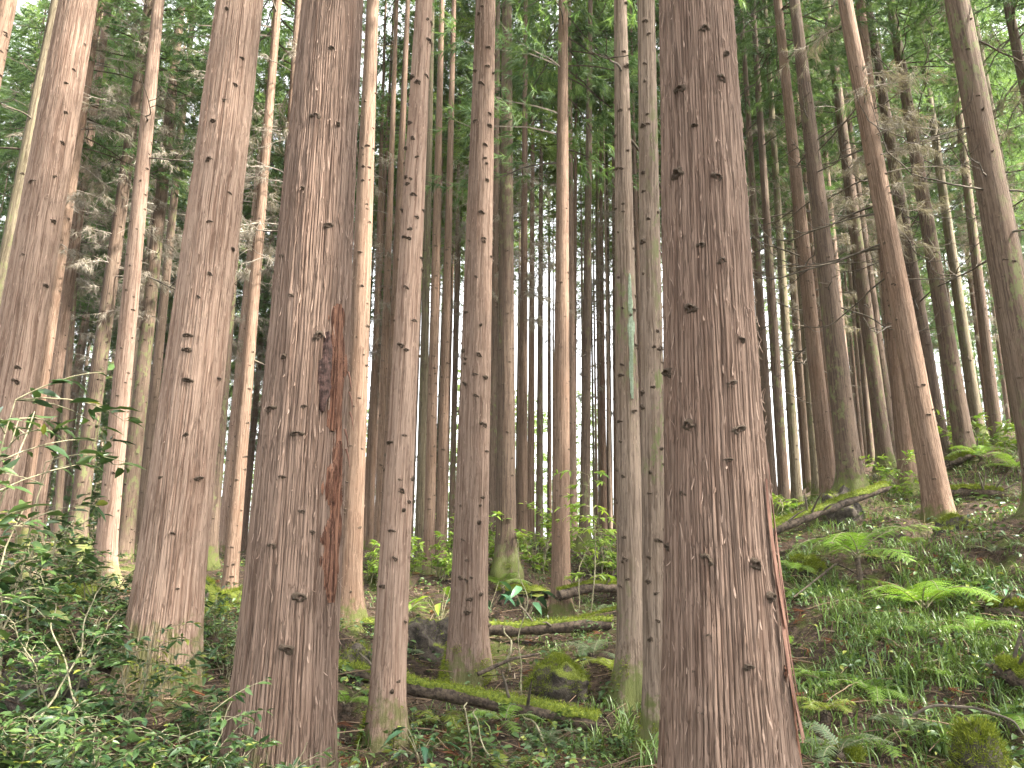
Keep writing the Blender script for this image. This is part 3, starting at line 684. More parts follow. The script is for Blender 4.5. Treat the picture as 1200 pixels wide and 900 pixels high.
def place_tree(spec, idx):
    key, xt, wt, xb, wb, yr, Y, ybase, bark, label = spec
    rng = np.random.default_rng(1000 + idx)
    p1, s1 = at(xt, 0, Y); p0, s0 = at(xb, yr, Y)
    axis = unit(p1 - p0)
    g = p0.copy()                                                      # slide down the axis to the ground
    for _ in range(12):
        gz = float(ground_z(g[0], g[1])[0]); g = g + axis * ((gz - g[2]) / axis[2])
    ra, rb = wb * s0 / F_PX / 2, wt * s1 / F_PX / 2
    ha, hb = float((p0 - g) @ axis), float((p1 - g) @ axis)
    slope = max((ra - rb) / (hb - ha), ra / 45.0)
    r0 = ra + slope * ha
    H = float(np.clip(r0 / slope, 17, 30)); hvis = hb + 0.6
    if H < r0 / slope - .1: pass
    flare, fs = FLARE.get(key, (.60, .24))
    root = thing('conifer_tree', g, label, 'tree', 'conifers of the plantation')
    root.rotation_mode = 'QUATERNION'; root.rotation_quaternion = Vector((0, 0, 1)).rotation_difference(Vector(axis))
    mw = Matrix.Translation(Vector(g)) @ root.rotation_quaternion.to_matrix().to_4x4(); inv = np.array(mw.inverted())
    near = key in DETAIL
    ksz = 0.060 if key in 'ab' else 0.052
    if near:
        kn = []
        for px, py in PHOTO_KNOTS.get(key, ()):
            P, _ = at(px, py, Y); lp = inv[:3, :3] @ P + inv[:3, 3]
            r = trunk_profile(r0, H, np.array(lp[2]), flare, fs); P, _ = at(px, py, Y - r * .8); lp = inv[:3, :3] @ P + inv[:3, 3]
            kn.append((math.asin(float(np.clip(lp[0] / r, -.97, .97))), float(lp[2]), ksz * rng.uniform(.45, 1.2)))
        if not kn: kn = [k for k in random_knots(rng, r0, .5, hvis - .3, .17, .045 if r0 < .2 else .055) if abs(k[0]) < 1.9]
        kn = kn[:95]
        nseg, dh = DETAIL[key]
        link('trunk', trunk_mesh(r0, H, hvis, nseg, dh, 10 * idx, [M[bark]], flare, fs, AMP[key], kn), root)
        for i, (kt, kh, ks) in enumerate(kn):
            k = link('knot', KNOTS[rng.integers(0, 5) if key in 'abcd' or rng.random() < .9 else 5], root)
            r = float(trunk_profile(r0, H, np.array(kh), flare, fs)) + ks * .10
            k.matrix_local = knot_frame(kt, kh, r, ks, rng.uniform(-.5, .5))
    else:
        kn = [(a, b, c, int(rng.integers(0, 6))) for a, b, c in random_knots(rng, r0, .6, min(hvis, 9), .24, .05)] if Y < 24 else ()
        link('trunk', trunk_mesh(r0, H, min(hvis, 14), 48 if Y < 18 else 28, .08 if Y < 18 else .2, 10 * idx, [M[bark], M['knot']], flare, fs, .003 if Y < 18 else 0, small_knots=kn), root)
    cr = link('crown', CROWNS_FAR[idx % 5] if key[0] == 'C' or key in 'jkm' else CROWNS_FAR[idx % 5] if Y > 13 and idx % 2 else CROWNS[idx % 4] if Y > 13 else CROWNS_HIGH[idx % 2], root); cr.rotation_euler = (0, 0, rng.uniform(0, 6.28)); cr.scale = (1, 1, H / 24.0)
    if Y > 12.5 and (key[0] in 'L' or idx % 5 < 2):
        d = link('dead_twigs_and_sprays', DRY[idx % 4], root); d.rotation_euler = (0, 0, rng.uniform(0, 6.28))
    if key in ('R1', 'R2', 'R3', 'R4', 'R5', 'R6', 'R13', 'R14', 'R16', 'R9', 'R18', 'h', 'o', 'n', 'q', 'L3', 'C10'):
        for k in range(8 if key[0] == 'R' else 2):
            b = link('branch', BRANCHES[rng.integers(0, 7)], root)
            h = rng.uniform(3.2, 9.0) if key[0] == 'R' else rng.uniform(4.5, 9.0)
            b.location = (0, 0, h); b.rotation_euler = (rng.uniform(-.3, .3), rng.uniform(-.25, .25), rng.uniform(0, 6.28)); b.scale = (rng.uniform(.8, 1.2),) * 3
    return root, dict(r0=r0, H=H, flare=flare, fs=fs, inv=inv, Y=Y, g=g)


INFO = {}
for i, t in enumerate(TREES): INFO[t[0]] = place_tree(t, i)


# torn wound, hollow and splinter on the wounded trunk
def bark_patch(info, th0, th1, h0, h1, off, seed, mat, name, root, ragged=.35, nx=64, ny=260, rid=1.0):
    r_, inf = np.random.default_rng(seed), info
    v = np.linspace(0, 1, ny)[:, None]; u = np.linspace(-1, 1, nx)[None]
    half = np.sin(np.pi * np.clip(v, .01, .99)) ** .45 * (1 - ragged + ragged * 2 * (noise(v * 9, 0, s=seed) - .2))
    half = half * (.8 + .4 * noise(v * 16, np.sign(u) * 5 + 9, s=seed + 5)); sh = .35 * (noise(v * 4, 3, s=seed + 1) - .5)
    th = (th0 + th1) / 2 + (th1 - th0) / 2 * (u * half + sh); h = h0 + (h1 - h0) * v + 0 * u
    r = trunk_profile(inf['r0'], inf['H'], h, inf['flare'], inf['fs']) + off * (1 - 2.2 * np.abs(u) ** 2.5) + rid * .026 * (noise(th * 42, h * 1.6, s=seed + 2) - .5) + rid * .012 * (noise(th * 95, h * 3, s=seed + 6) - .5) + .016 * (noise(th * 9, h * 1.5, s=seed + 3) - .5)
    V = np.stack([r * np.sin(th), -r * np.cos(th), h], -1).reshape(-1, 3)
    i = np.arange(ny - 1)[:, None] * nx; j = np.arange(nx - 1)[None]
    q = np.stack([i + j, i + j + 1, i + nx + j + 1, i + nx + j], -1).reshape(-1, 4)
    return link(name, MB().add(V, q).make(name, mat), root)


rb, ib = INFO['b']


def h_of(info, px, py):
    P, _ = at(px, py, info['Y']); return float((info['inv'][:3, :3] @ P + info['inv'][:3, 3])[2])


o = bark_patch(ib, .55, 1.5, h_of(ib, 400, 510), h_of(ib, 405, 365), .018, 5, M['wound'], 'bark_wound', rb); o['label'] = 'ragged reddish tear in the bark round the hollow'
o = bark_patch(ib, .72, 1.6, h_of(ib, 395, 705), h_of(ib, 405, 520), .022, 6, M['wound'], 'bark_wound', rb, .45); o['label'] = 'red-brown torn strip low on the stem'
o = bark_patch(ib, 1.0, 1.5, h_of(ib, 395, 580), h_of(ib, 405, 440), .006, 7, M['wound'], 'bark_wound', rb, .45)
o = bark_patch(ib, .46, .98, h_of(ib, 390, 490), h_of(ib, 392, 400), .026, 8, M['hollow'], 'hollow', rb, .12, rid=.25); o['label'] = 'dark charred hollow'
mbs = MB()
for k in range(5):
    h = h_of(ib, 404, 440 + 22 * k); th = 1.25 + .1 * (k % 3); r = ib['r0'] * 1.0
    p = np.array([[r * math.sin(th), -r * math.cos(th), h], [(r + .02) * math.sin(th), -(r + .02) * math.cos(th), h - .05], [(r + .035) * math.sin(th), -(r + .035) * math.cos(th), h - .13]])
    V, q = tube(p, [.008, .006, .002], 5); mbs.add(V, q)
link('splinter', mbs.make('splinter', M['strip']), rb)
ra_, ia = INFO['a']
rg = np.random.default_rng(4)
for k in range(9):                                                     # bark peeling in long strips at the foot of the most massive trunk
    y0 = rg.uniform(640, 880); y1 = y0 - rg.uniform(60, 190); h0, h1 = h_of(ia, 900, y0), h_of(ia, 900, y1)
    th = rg.uniform(.75, 1.5); n = 16; hh = np.linspace(h0, h1, n); w = rg.uniform(.010, .022) * np.sin(np.pi * np.linspace(.06, .97, n)) ** .4
    lift = .010 + .03 * (1 - np.linspace(0, 1, n)) ** 2 * rg.uniform(.3, 1)
    r = trunk_profile(ia['r0'], ia['H'], hh, ia['flare'], ia['fs']) + lift
    ths = th + .05 * np.sin(hh * 5 + k)
    rows = []
    for sgn, ex in ((-1, 0), (0, .006), (1, 0)):
        tt = ths + sgn * w / ia['r0']; rows.append(np.stack([(r + ex) * np.sin(tt), -(r + ex) * np.cos(tt), hh], -1))
    V = np.stack(rows, 1).reshape(-1, 3); i = np.arange(n - 1)[:, None] * 3; j = np.arange(2)[None]
    q = np.stack([i + j, i + j + 1, i + 3 + j + 1, i + 3 + j], -1).reshape(-1, 4)
    link('bark_strip', MB().add(V, q).make('bark_strip', M['strip']), ra_)
o = bark_patch(ia, 1.12, 1.75, h_of(ia, 920, 905), h_of(ia, 905, 640), .006, 15, M['wound'], 'torn_bark', ra_, .5); o['label'] = 'reddish torn bark along the foot'
for key, cnt in (('a', 420), ('b', 380), ('c', 300), ('d', 220), ('e', 160), ('f', 160)):   # loose slivers of bark curling off the stems
    ro, inf = INFO[key]; r = np.random.default_rng(cnt); mb = MB()
    for _ in range(cnt):
        th, h = r.uniform(-1.9, 1.9), r.uniform(.3, h_of(inf, 600, -40)); l = r.uniform(.022, .11) * r.uniform(.45, 1.3); w = r.uniform(.002, .0056); n = 5; up = r.random() < .6
        hh = h + np.linspace(0, l, n); R_ = trunk_profile(inf['r0'], inf['H'], hh, inf['flare'], inf['fs']) + .003
        lift = r.uniform(.004, .022) * np.linspace(1 if up else 0, 0 if up else 1, n) ** 2; tw = th + r.normal() * .03 * np.linspace(0, 1, n); ww = w * np.array([.5, 1, 1, .8, .2]) / inf['r0']
        V = np.stack([np.stack([(R_ + lift + e) * np.sin(tw + sg * ww), -(R_ + lift + e) * np.cos(tw + sg * ww), hh], -1) for sg, e in ((-1, 0), (0, .0025), (1, 0))], 1).reshape(-1, 3)
        i = np.arange(n - 1)[:, None] * 3; j = np.arange(2)[None]; mb.add(V, np.stack([i + j, i + j + 1, i + 3 + j + 1, i + 3 + j], -1).reshape(-1, 4))
    link('loose_bark', mb.make('loose_bark', M['sliver']), ro)['kind'] = 'stuff'
rh, ih = INFO['h']
g_ = NT('pale_lichen'); tc_ = g_.n('ShaderNodeTexCoord'); n_ = g_.noise(tc_.outputs['Object'], 30, 4, .7)
g_.principled(g_.mix(g_.ramp(n_, .3, .7), (0.24, .29, .20), (.40, .46, .35)), .9, .1, n_, .5, .005); M['lichen'] = g_.m
o = bark_patch(ih, -.1, .75, h_of(ih, 745, 470), h_of(ih, 745, 325), .012, 25, M['lichen'], 'lichen_patch', rh, .35); o['label'] = 'pale green lichen streak'

# ------------------------------------------------------------------ the many thin trees far back
placed = [INFO[k][1]['g'][:2] for k in INFO]
FAR_TRUNKS = [trunk_mesh(r, 28, 12, 14, .6, 700 + i, [M[b], M['knot']], .2, .3, small_knots=[(a, b_, c, int(RNG.integers(0, 5))) for a, b_, c in random_knots(RNG, r, 3, 10, .7, .05)])
              for i, (r, b) in enumerate(((.12, 'bark_pale'), (.15, 'bark_brown'), (.10, 'bark_olive'), (.155, 'bark_pink'), (.13, 'bark_pale')))]
rng = np.random.default_rng(77); n_far = 0
for tries in range(6000):
    if n_far >= 250: break
    Y = rng.uniform(24, 66); x = rng.uniform(-.78, .78) * (Y + 2); p = np.array([x, Y])
    if any(((p - q) ** 2).sum() < (1.1 + .006 * Y) ** 2 for q in placed): continue
    u = x / Y
    if -.24 < u < .34 and Y > 47: continue
    if .03 < u < .12 and Y < 40 and rng.random() < .6: continue
    placed.append(p); z = float(ground_z(x, Y)[0])
    o = thing('far_conifer', (x, Y, z), 'thin distant conifer trunk among many others in the pale band beyond the brow', 'tree', 'thin distant conifers beyond the brow', rng.uniform(0, 6.28))
    o.scale = (1, 1, rng.uniform(.85, 1.15))
    link('trunk', FAR_TRUNKS[rng.integers(0, 5)], o); dim = u < -.24 or (u > .42 and rng.random() < .5)
    link('crown', CROWNS_FAR[min(4, int((Y - 20) / 5))] if (not dim and (Y > 30 or -.2 < u < .34)) or rng.random() < .4 else CROWNS[rng.integers(0, 4)], o)
    if rng.random() < (.75 if dim else .5 if Y < 30 else .2): link('dead_twigs_and_sprays', (DRY + DRY_SPARSE)[rng.integers(0, 6)], o)
    n_far += 1
n_thin = 0
for tries in range(4000):                                              # the close-set slim stems seen through the middle of the stand
    if n_thin >= 48: break
    Y = rng.uniform(25, 47); x = Y * rng.uniform(-.24, .36); p = np.array([x, Y])
    if any(((p - q) ** 2).sum() < .75 for q in placed): continue
    placed.append(p); n_thin += 1
    o = thing('far_conifer', (x, Y, float(ground_z(x, Y)[0])), 'thin distant conifer trunk among many others in the pale band beyond the brow', 'tree', 'thin distant conifers beyond the brow', rng.uniform(0, 6.28))
    o.scale = (.58, .58, rng.uniform(.9, 1.1)); link('trunk', FAR_TRUNKS[rng.integers(0, 5)], o)
    if n_thin % 3 == 0: link('crown', CROWNS_FAR[4], o)

rng = np.random.default_rng(3)
for gx in np.arange(-15, 25, 3.3):                                    # unseen trees added beside and behind the viewer to shade the scene
    for gy in np.arange(-15, 16, 3.3):
        x, y = gx + rng.uniform(-1, 1), gy + rng.uniform(-1, 1); p = np.array([x, y])
        if abs(x) < .74 * y + 4.2 or y < -9 or (y < 1 and abs(x) < 5) or (x < 5 and y < -3) or x * x + y * y < 6 or any(((p - q) ** 2).sum() < 3.2 for q in placed) or rng.random() < .42: continue
        placed.append(p)
        o = thing('shade_conifer', (x, y, float(ground_z(x, y)[0])), 'conifer of the same plantation standing beside or behind the viewer', 'tree', 'conifers beside and behind the viewer', rng.uniform(0, 6.28))
        link('trunk', FAR_TRUNKS[rng.integers(0, 5)], o); link('crown', CROWNS[rng.integers(0, 4)], o)
n_under = 0; rng = np.random.default_rng(8)
for tries in range(900):
    if n_under >= 12: break
    Y = rng.uniform(27, 52); x = -Y * rng.uniform(.24, .74); p = np.array([x, Y])
    if any(((p - q) ** 2).sum() < 1.6 for q in placed): continue
    placed.append(p); sc = rng.uniform(.45, .8)
    o = thing('young_conifer', (x, Y, float(ground_z(x, Y)[0])), 'young green conifer filling the dim gaps beyond the leaning pink trunks', 'tree', 'young conifers in the dim gaps', rng.uniform(0, 6.28)); o.scale = (sc * .8, sc * .8, sc)
    link('trunk', FAR_TRUNKS[rng.integers(0, 5)], o); link('crown', CROWNS_YOUNG[rng.integers(0, 2)], o)
    n_under += 1
n_edge = 0
for tries in range(600):
    if n_edge >= 34: break
    Y = rng.uniform(70, 92); x = rng.uniform(-.8, .8) * Y; p = np.array([x, Y])
    if any(((p - q) ** 2).sum() < 9 for q in placed): continue
    placed.append(p)
    o = thing('edge_conifer', (x, Y, float(ground_z(x, Y)[0])), 'pale sunlit green tree at the far edge of the wood', 'tree', 'sunlit trees at the far edge', rng.uniform(0, 6.28))
    s = rng.uniform(1.2, 2.1); o.scale = (s, s, s)
    link('trunk', FAR_TRUNKS[rng.integers(0, 5)], o); link('crown', CROWNS_LOW[rng.integers(0, 2)], o)
    n_edge += 1


# ------------------------------------------------------------------ fallen logs, mounds, stump
def log_thing(name, pts, r0, r1, label, moss=True, seed=0, sink=0.0, mossw=1.9):
    """a fallen stem along the given pixel/distance points, with a moss sheath over its upper side"""
    P = np.array([at(*p)[0] for p in pts]); P[:, 2] -= sink
    if moss: P[:, 2] = np.maximum(P[:, 2], ground_z(P[:, 0], P[:, 1]) + r0 * .55)
    t = np.linspace(0, 1, 70); seg = np.linspace(0, 1, len(P)); C = np.stack([np.interp(t, seg, P[:, i]) for i in range(3)], 1)
    for _ in range(6): C[1:-1] = (C[:-2] + 2 * C[1:-1] + C[2:]) / 4
    org = C.mean(0); C = C - org; root = thing(name, org, label, 'log', 'fallen logs')
    rad = np.linspace(r0, r1, 70); k = 18
    V, q = tube(C, rad, k); off = (noise(V[:, 0] * 9, V[:, 1] * 9, V[:, 2] * 9, s=seed) - .5)
    Cc = np.repeat(C, k, 0); V = Cc + (V - Cc) * (1 + .45 * off[:, None]); mb = MB().add(V, q)
    for e, sgn in ((0, -1), (69, 1)):
        c = C[e] + unit(C[e] - C[e - sgn]) * rad[e] * .25; ring = e * k + np.arange(k)
        mb.add(np.vstack([V[ring], c]), np.stack([np.arange(k), (np.arange(k) + 1) % k, np.full(k, k)], 1))
    link('stem', mb.make('stem', M['log']), root)
    rs = np.random.default_rng(seed + 40)
    for e in (0, 69) if moss else ():                                   # splintered ends
        sm = MB(); ax = unit(C[e] - C[abs(e - 4)])
        for _ in range(14):
            q0 = C[e] - ax * .03 + rs.normal(size=3) * rad[e] * .45; V, q = tube(np.array([q0, q0 + ax * rs.uniform(.05, .16) + rs.normal(size=3) * .012]), [rs.uniform(.008, .02), .002], 4); sm.add(V, q)
        link('splinter_end', sm.make('splinter_end', M['log']), root)
    for _ in range(4 if moss else 0):                                   # snapped side branches
        e = rs.integers(8, 62); d = unit(np.array([rs.normal(), -abs(rs.normal()), abs(rs.normal()) + .3])); l = rs.uniform(.12, .45)
        V, q = tube(np.array([C[e], C[e] + d * rad[e] * 1.4, C[e] + d * (rad[e] + l * .6) + [0, 0, .02], C[e] + d * (rad[e] + l)]), [.022, .018, .013, .006], 7)
        link('branch_stub', MB().add(V, q).make('branch_stub', M['dead_dark']), root)
    if moss:
        T = unit(np.gradient(C, axis=0)); A = unit(np.cross(T, [0, 0, 1.0])); B = unit(np.cross(A, T)); m = 15
        u = np.linspace(-1, 1, m)[None]; x = np.linspace(0, 1, 70)[:, None] * 9
        half = mossw * (.62 + .55 * (noise(x * 1.3, 7, s=seed + 3) - .35)); a = u * half * .72
        r = rad[:, None] * (1.06 + .34 * (noise(x * 2.2, u * 2.5 + 4, s=seed + 4)) + .22 * (noise(x * 7, u * 6 + 4, s=seed + 14) - .3) - .22 * np.abs(u) ** 4)
        V = C[:, None] + r[..., None] * (np.sin(a)[..., None] * A[:, None] + np.cos(a)[..., None] * B[:, None])
        i = np.arange(69)[:, None] * m; j = np.arange(m - 1)[None]; q = np.stack([i + j, i + j + 1, i + m + j + 1, i + m + j], -1).reshape(-1, 4)
        mb = MB().add(V.reshape(-1, 3), q, 0)
        rg = np.random.default_rng(seed); N = 5200; ii, jj = rg.integers(0, 70, N), rg.integers(1, m - 1, N); fV = V[ii, jj] + rg.normal(size=(N, 3)) * .012
        nrm = unit(V[ii, jj] - C[ii]); D = unit(nrm + rg.normal(size=(N, 3)) * .7)
        bV, bF = blades(fV, D, rg.uniform(.015, .055, N), np.full(N, .0055), rg); mb.add(bV, bF, 1, np.repeat(rg.uniform(0, 1, N), 3))
        link('moss', mb.make('moss', [M['moss'], M['moss_fuzz']]), root)['kind'] = 'stuff'
    return root


log_thing('mossy_log', [(355, 737, 12.0), (440, 736, 11.9), (600, 738, 11.6), (718, 739, 11.4)], .085, .085, 'long level moss-topped log lying across behind the flared pink trunk', seed=1)
log_thing('mossy_log', [(392, 783, 8.5), (470, 803, 8.4), (560, 820, 8.3), (640, 836, 8.2), (700, 850, 8.1)], .068, .085, 'thick slanting moss-covered log in front of the flared pink trunk', seed=2, mossw=2.5)
log_thing('mossy_log', [(893, 626, 11.4), (940, 608, 11.6), (990, 588, 12.0), (1038, 571, 12.4)], .085, .065, 'raised mossy log propped up the slope past the most massive trunk', seed=3, mossw=2.3)
log_thing('mossy_log', [(655, 698, 15.0), (690, 689, 15.2), (728, 690, 15.2)], .10, .08, 'dark curved log half under litter by the lichen-streaked trunk', seed=4, mossw=.8)
log_thing('mossy_log', [(668, 735, 12.9), (728, 729, 12.6), (760, 730, 12.5)], .08, .08, 'short dark log behind the lichen-streaked trunk', seed=5, mossw=1.0)
log_thing('mossy_log', [(1100, 578, 14.2), (1140, 576, 14.0), (1175, 580, 13.8)], .09, .08, 'small moss-striped log on the upper slope beside the root-footed conifer', seed=6)
log_thing('mossy_log', [(1110, 543, 16.2), (1150, 538, 16.4)], .08, .07, 'yellow-mossed short log on the ridge top', seed=7)
log_thing('mossy_log', [(1157, 722, 8.9), (1215, 734, 8.6)], .10, .10, 'thick mossy log end under the pale broad leaves', seed=8, sink=.02)
log_thing('mossy_log', [(1172, 782, 7.4), (1225, 806, 7.0)], .09, .10, 'dark log end with a moss cap at the edge of the grass', seed=9, sink=.02)
log_thing('mossy_log', [(560, 790, 9.2), (600, 772, 9.4), (632, 766, 9.6)], .022, .014, 'slim bare stick leaning on the mossy mound', seed=10, moss=False)
log_thing('mossy_log', [(1040, 690, 9.9), (980, 660, 10.6), (930, 700, 9.4)], .016, .010, 'thin bare fallen branch beside the upright fern', seed=11, moss=False)


def mound(name, px, py, Y, w, h, d, label, mat, seed, fuzz=0, cat='boulder'):
    P, s = at(px, py, Y); P[2] = float(ground_z(P[0], P[1])[0]) - .03; root = thing(name, P, label, cat)
    n, m = 48, 64; v = np.linspace(-.35, .5, n)[:, None] * np.pi; u = np.linspace(0, 2 * np.pi, m, endpoint=False)[None]
    D = np.stack([np.cos(v) * np.cos(u), np.cos(v) * np.sin(u), np.sin(v) + 0 * u], -1)
    k = 1 + .55 * (noise(D[..., 0] * 1.6 + seed, D[..., 1] * 1.6, D[..., 2] * 1.6, s=seed) - .5) + .28 * (noise(D[..., 0] * 4, D[..., 1] * 4, D[..., 2] * 4 + seed, s=seed + 1) - .5) + .16 * (np.abs(noise(D[..., 0] * 6, D[..., 1] * 6, D[..., 2] * 6, s=seed + 3) - .5) - .2) + .14 * (noise(D[..., 0] * 11, D[..., 1] * 11, D[..., 2] * 11, s=seed + 2) - .5)
    V = D * k[..., None] * np.array([w / 2, d / 2, h])
    i = np.arange(n - 1)[:, None] * m; j = np.arange(m)[None]; q = np.stack([i + j, i + (j + 1) % m, i + m + (j + 1) % m, i + m + j], -1).reshape(-1, 4)
    link('body', MB().add(V.reshape(-1, 3), q).make('body', M[mat]), root)
    fuzz = int(fuzz * 1.7)
    if fuzz:
        rg = np.random.default_rng(seed); ii, jj = rg.integers(n // 2, n, fuzz), rg.integers(0, m, fuzz); fv = V[ii, jj] + rg.normal(size=(fuzz, 3)) * .015
        keep = noise(fv[:, 0] * 6, fv[:, 1] * 6, fv[:, 2] * 6, s=seed + 7) > .42; fv = fv[keep]; N = len(fv)
        D = unit(fv / np.array([w / 2, d / 2, h]) + rg.normal(size=(N, 3)) * .6)
        bV, bF = blades(fv, D, rg.uniform(.015, .07, N), np.full(N, .0055), rg)
        link('moss', MB().add(bV, bF, 0, np.repeat(rg.uniform(0, 1, N), 3)).make('moss', M['moss_fuzz'], False), root)['kind'] = 'stuff'
    return root


mound('mossy_boulder', 652, 838, 8.9, .80, .36, .6, 'mossy mound with a shaded hollow beneath, above the slanting log', 'rock', 31, 5000)
mound('earth_mound', 495, 812, 10.6, .80, .46, .6, 'dark earthy root mound between the slim pale and flared pink trunks', 'rock_dark', 32, 500)
mound('mossy_boulder', 418, 786, 9.4, .50, .36, .5, 'rounded brownish mound beside the wounded trunk', 'rock_dark', 33, 900)
mound('mossy_boulder', 80, 712, 8.8, .60, .38, .6, 'yellow-green moss cushion under the pale pink leaning trunk', 'rock_green', 34, 5000)
mound('mossy_boulder', 236, 748, 10.0, .5, .42, .6, 'moss cushion just past the thick leaning pink trunk', 'rock_green', 35, 5000)
mound('mossy_boulder', 280, 742, 12.5, .9, .40, .8, 'bright moss hummock by the slender pale-topped conifer', 'rock_green', 36, 5000)
mound('mossy_boulder', 946, 664, 11.0, .50, .20, .45, 'small flat moss cushion beside the upright fern', 'rock_green', 37, 4000)
mound('mossy_boulder', 1120, 655, 11.4, .50, .34, .5, 'grey boulder with a mossy face at the flared root foot', 'rock', 38, 1500)
mound('mossy_stump', 1148, 905, 5.9, .34, .52, .34, 'moss-capped old stump beside the arching bare stick', 'rock', 39, 5000, 'stump')
mound('mossy_boulder', 985, 835, 6.6, .34, .13, .32, 'little moss cushion under the yellow fern', 'rock_green', 40, 3000)
mound('mossy_boulder', 990, 612, 13.4, .7, .5, .6, 'shadowed dark boulder under the raised log', 'rock_dark', 41, 600)
mound('mossy_boulder', 610, 690, 16.5, 1.1, .12, .8, 'broad low moss hummock behind the level log', 'rock_green', 42, 4000)
mound('mossy_boulder', 50, 800, 5.6, .6, .34, .5, 'brown root mound with bare earth among the leafy shrubs', 'rock_dark', 43, 500)


# ------------------------------------------------------------------ ferns
def frond_mesh(L, seed, mat, npair=20, wid=.21, arch=.9, pinn=9):
    """one frond growing along +X: rachis, pinnae and their leaflets"""
    r = np.random.default_rng(seed); t = np.linspace(0, 1, 18)
    a = np.cumsum(np.full(18, -arch * 1.75 / 18)) + 1.05 * arch; st = L / 17
    P = np.stack([np.concatenate([[0], np.cumsum(np.cos(a[:-1]) * st)]), .04 * L * np.sin(t * 3 + seed), np.concatenate([[0], np.cumsum(np.sin(a[:-1]) * st)])], 1)
    mb = MB(); V, q = tube(P, np.linspace(.0055, .0015, 18) * L / .6, 5); mb.add(V, q, 1)
    T = unit(np.gradient(P, axis=0)); S = np.tile([0, 1.0, 0], (18, 1)); U = unit(np.cross(T, S))
    for k in range(npair):
        f = .14 + .86 * k / npair; i = f * 17; i0 = min(int(i), 16); fr = i - i0; c = P[i0] * (1 - fr) + P[i0 + 1] * fr; tt, uu = T[i0], U[i0]
        pl = L * wid * (np.sin(np.pi * (f * .86 + .06)) ** .7) * r.uniform(.85, 1.1)
        for sg in (-1, 1):
            d = unit(np.array([0, sg, 0]) + tt * .35 + uu * r.uniform(-.25, .12)); sd = unit(np.cross(uu, d))
            s = np.linspace(.05, .98, pinn); pc = c + d * (pl * s)[:, None] - np.array([0, 0, 1.0]) * (pl * .18 * s ** 2)[:, None]
            ll = L * .034 * (1 - s ** 2 * .75)
            for s2 in (-1, 1):
                C = pc; D = unit(sd * s2 + d * .45)[None].repeat(pinn, 0); w = pl / pinn * .95
                b0 = C - d * w / 2; b1 = C + d * w / 2; tip = C + D * ll[:, None] - np.array([0, 0, .002])
                V = np.stack([b0, b1, tip], 1).reshape(-1, 3); mb.add(V, np.arange(pinn * 3).reshape(-1, 3), 0, r.uniform(.1, .9))
    return mb.make('frond', [mat, M['stem']], False)


FR = {n: [frond_mesh(1.0, 300 + i + 10 * j, M[n], arch=.75 + .16 * i) for i in range(3)] for j, n in enumerate(('fern', 'fern_blue', 'fern_yellow'))}


def fern(px, py, n, L, mat, label, seed, trunk_h=0.0, spread=(0, 6.28), Y=None):
    P = gpt(px, py) if Y is None else at(px, py, Y)[0]
    if Y is not None: P[2] = float(ground_z(P[0], P[1])[0])
    root = thing('fern', P - np.array([0, 0, .01]), label, 'fern', 'ferns of the forest floor'); r = np.random.default_rng(seed)
    if trunk_h:
        p = np.array([[0, 0, -.05], [.01, 0, trunk_h * .5], [0, .01, trunk_h]]); V, q = tube(p, [.05, .04, .03], 9)
        V += r.normal(size=V.shape) * .006; mb = MB().add(V, q); bV, bF = blades(V[r.integers(0, len(V), 160)], unit(r.normal(size=(160, 3)) + [0, 0, .6]), np.full(160, .05), np.full(160, .006), r); mb.add(bV, bF)
        link('stalk', mb.make('stalk', M['log']), root)
    for k in range(n):
        o = link('frond', FR[mat][r.integers(0, 3)], root); a = spread[0] + (spread[1] - spread[0]) * (k + r.uniform(-.3, .3)) / n
        o.location = (0, 0, trunk_h); o.rotation_euler = (r.uniform(-.2, .2), r.uniform(-.25, .2), a); o.scale = (L * r.uniform(.8, 1.15),) * 3
    return root


fern(1008, 692, 9, 1.0, 'fern', 'upright bright green fern on a dark stalk in the middle of the slope', 1, .42)
fern(1085, 722, 9, .95, 'fern', 'wide spreading fern on a dark tuft, beside the pale broad leaves', 2, .10)
fern(968, 842, 6, .34, 'fern_yellow', 'small yellow-green fern on the moss cushion by the reddish bark', 3, .05)
fern(985, 900, 6, .42, 'fern_blue', 'pale grey-green drooping fern by the foot of the most massive trunk', 4, .12)
fern(1060, 862, 5, .40, 'fern_blue', 'flat greyish fern on the brown litter before the stump', 5, .02)
fern(640, 878, 6, .40, 'fern_blue', 'greyish fern under the end of the slanting log', 6, .04)
fern(590, 915, 4, .42, 'fern_yellow', 'yellow-green fern frond low beside the curled stalk', 7, .02)
fern(672, 852, 5, .30, 'fern', 'small green fern growing at the end of the slanting log', 8, .02)
fern(1150, 540, 8, .75, 'fern', 'sunlit fern on the ridge top below the dark thin conifer', 9, .1)
fern(1192, 555, 7, .7, 'fern', 'sunlit fern on the ridge at the very edge of the photo', 10, .1)
fern(590, 640, 6, .8, 'fern', 'fern arching beside the dim brown conifer', 11, .1, Y=16.2)
fern(885, 600, 6, .6, 'fern', 'bright fern seedling just past the most massive trunk', 12, .35, Y=14.0)
fern(405, 830, 6, .40, 'fern', 'fern at the root of the wounded trunk', 13, .03)
fern(420, 800, 5, .34, 'fern_yellow', 'yellowish fern between the wounded and slim pale trunks', 14, .03)
fern(1030, 880, 5, .36, 'fern', 'green fern between the greyish fern and the mossy stump', 15, .03)
fern(925, 760, 5, .42, 'fern', 'fern in the grass against the peeling bark', 16, .03)
fern(845, 606, 6, .7, 'fern', 'small far fern hidden at the brow by the massive trunk', 17, .1, Y=18)


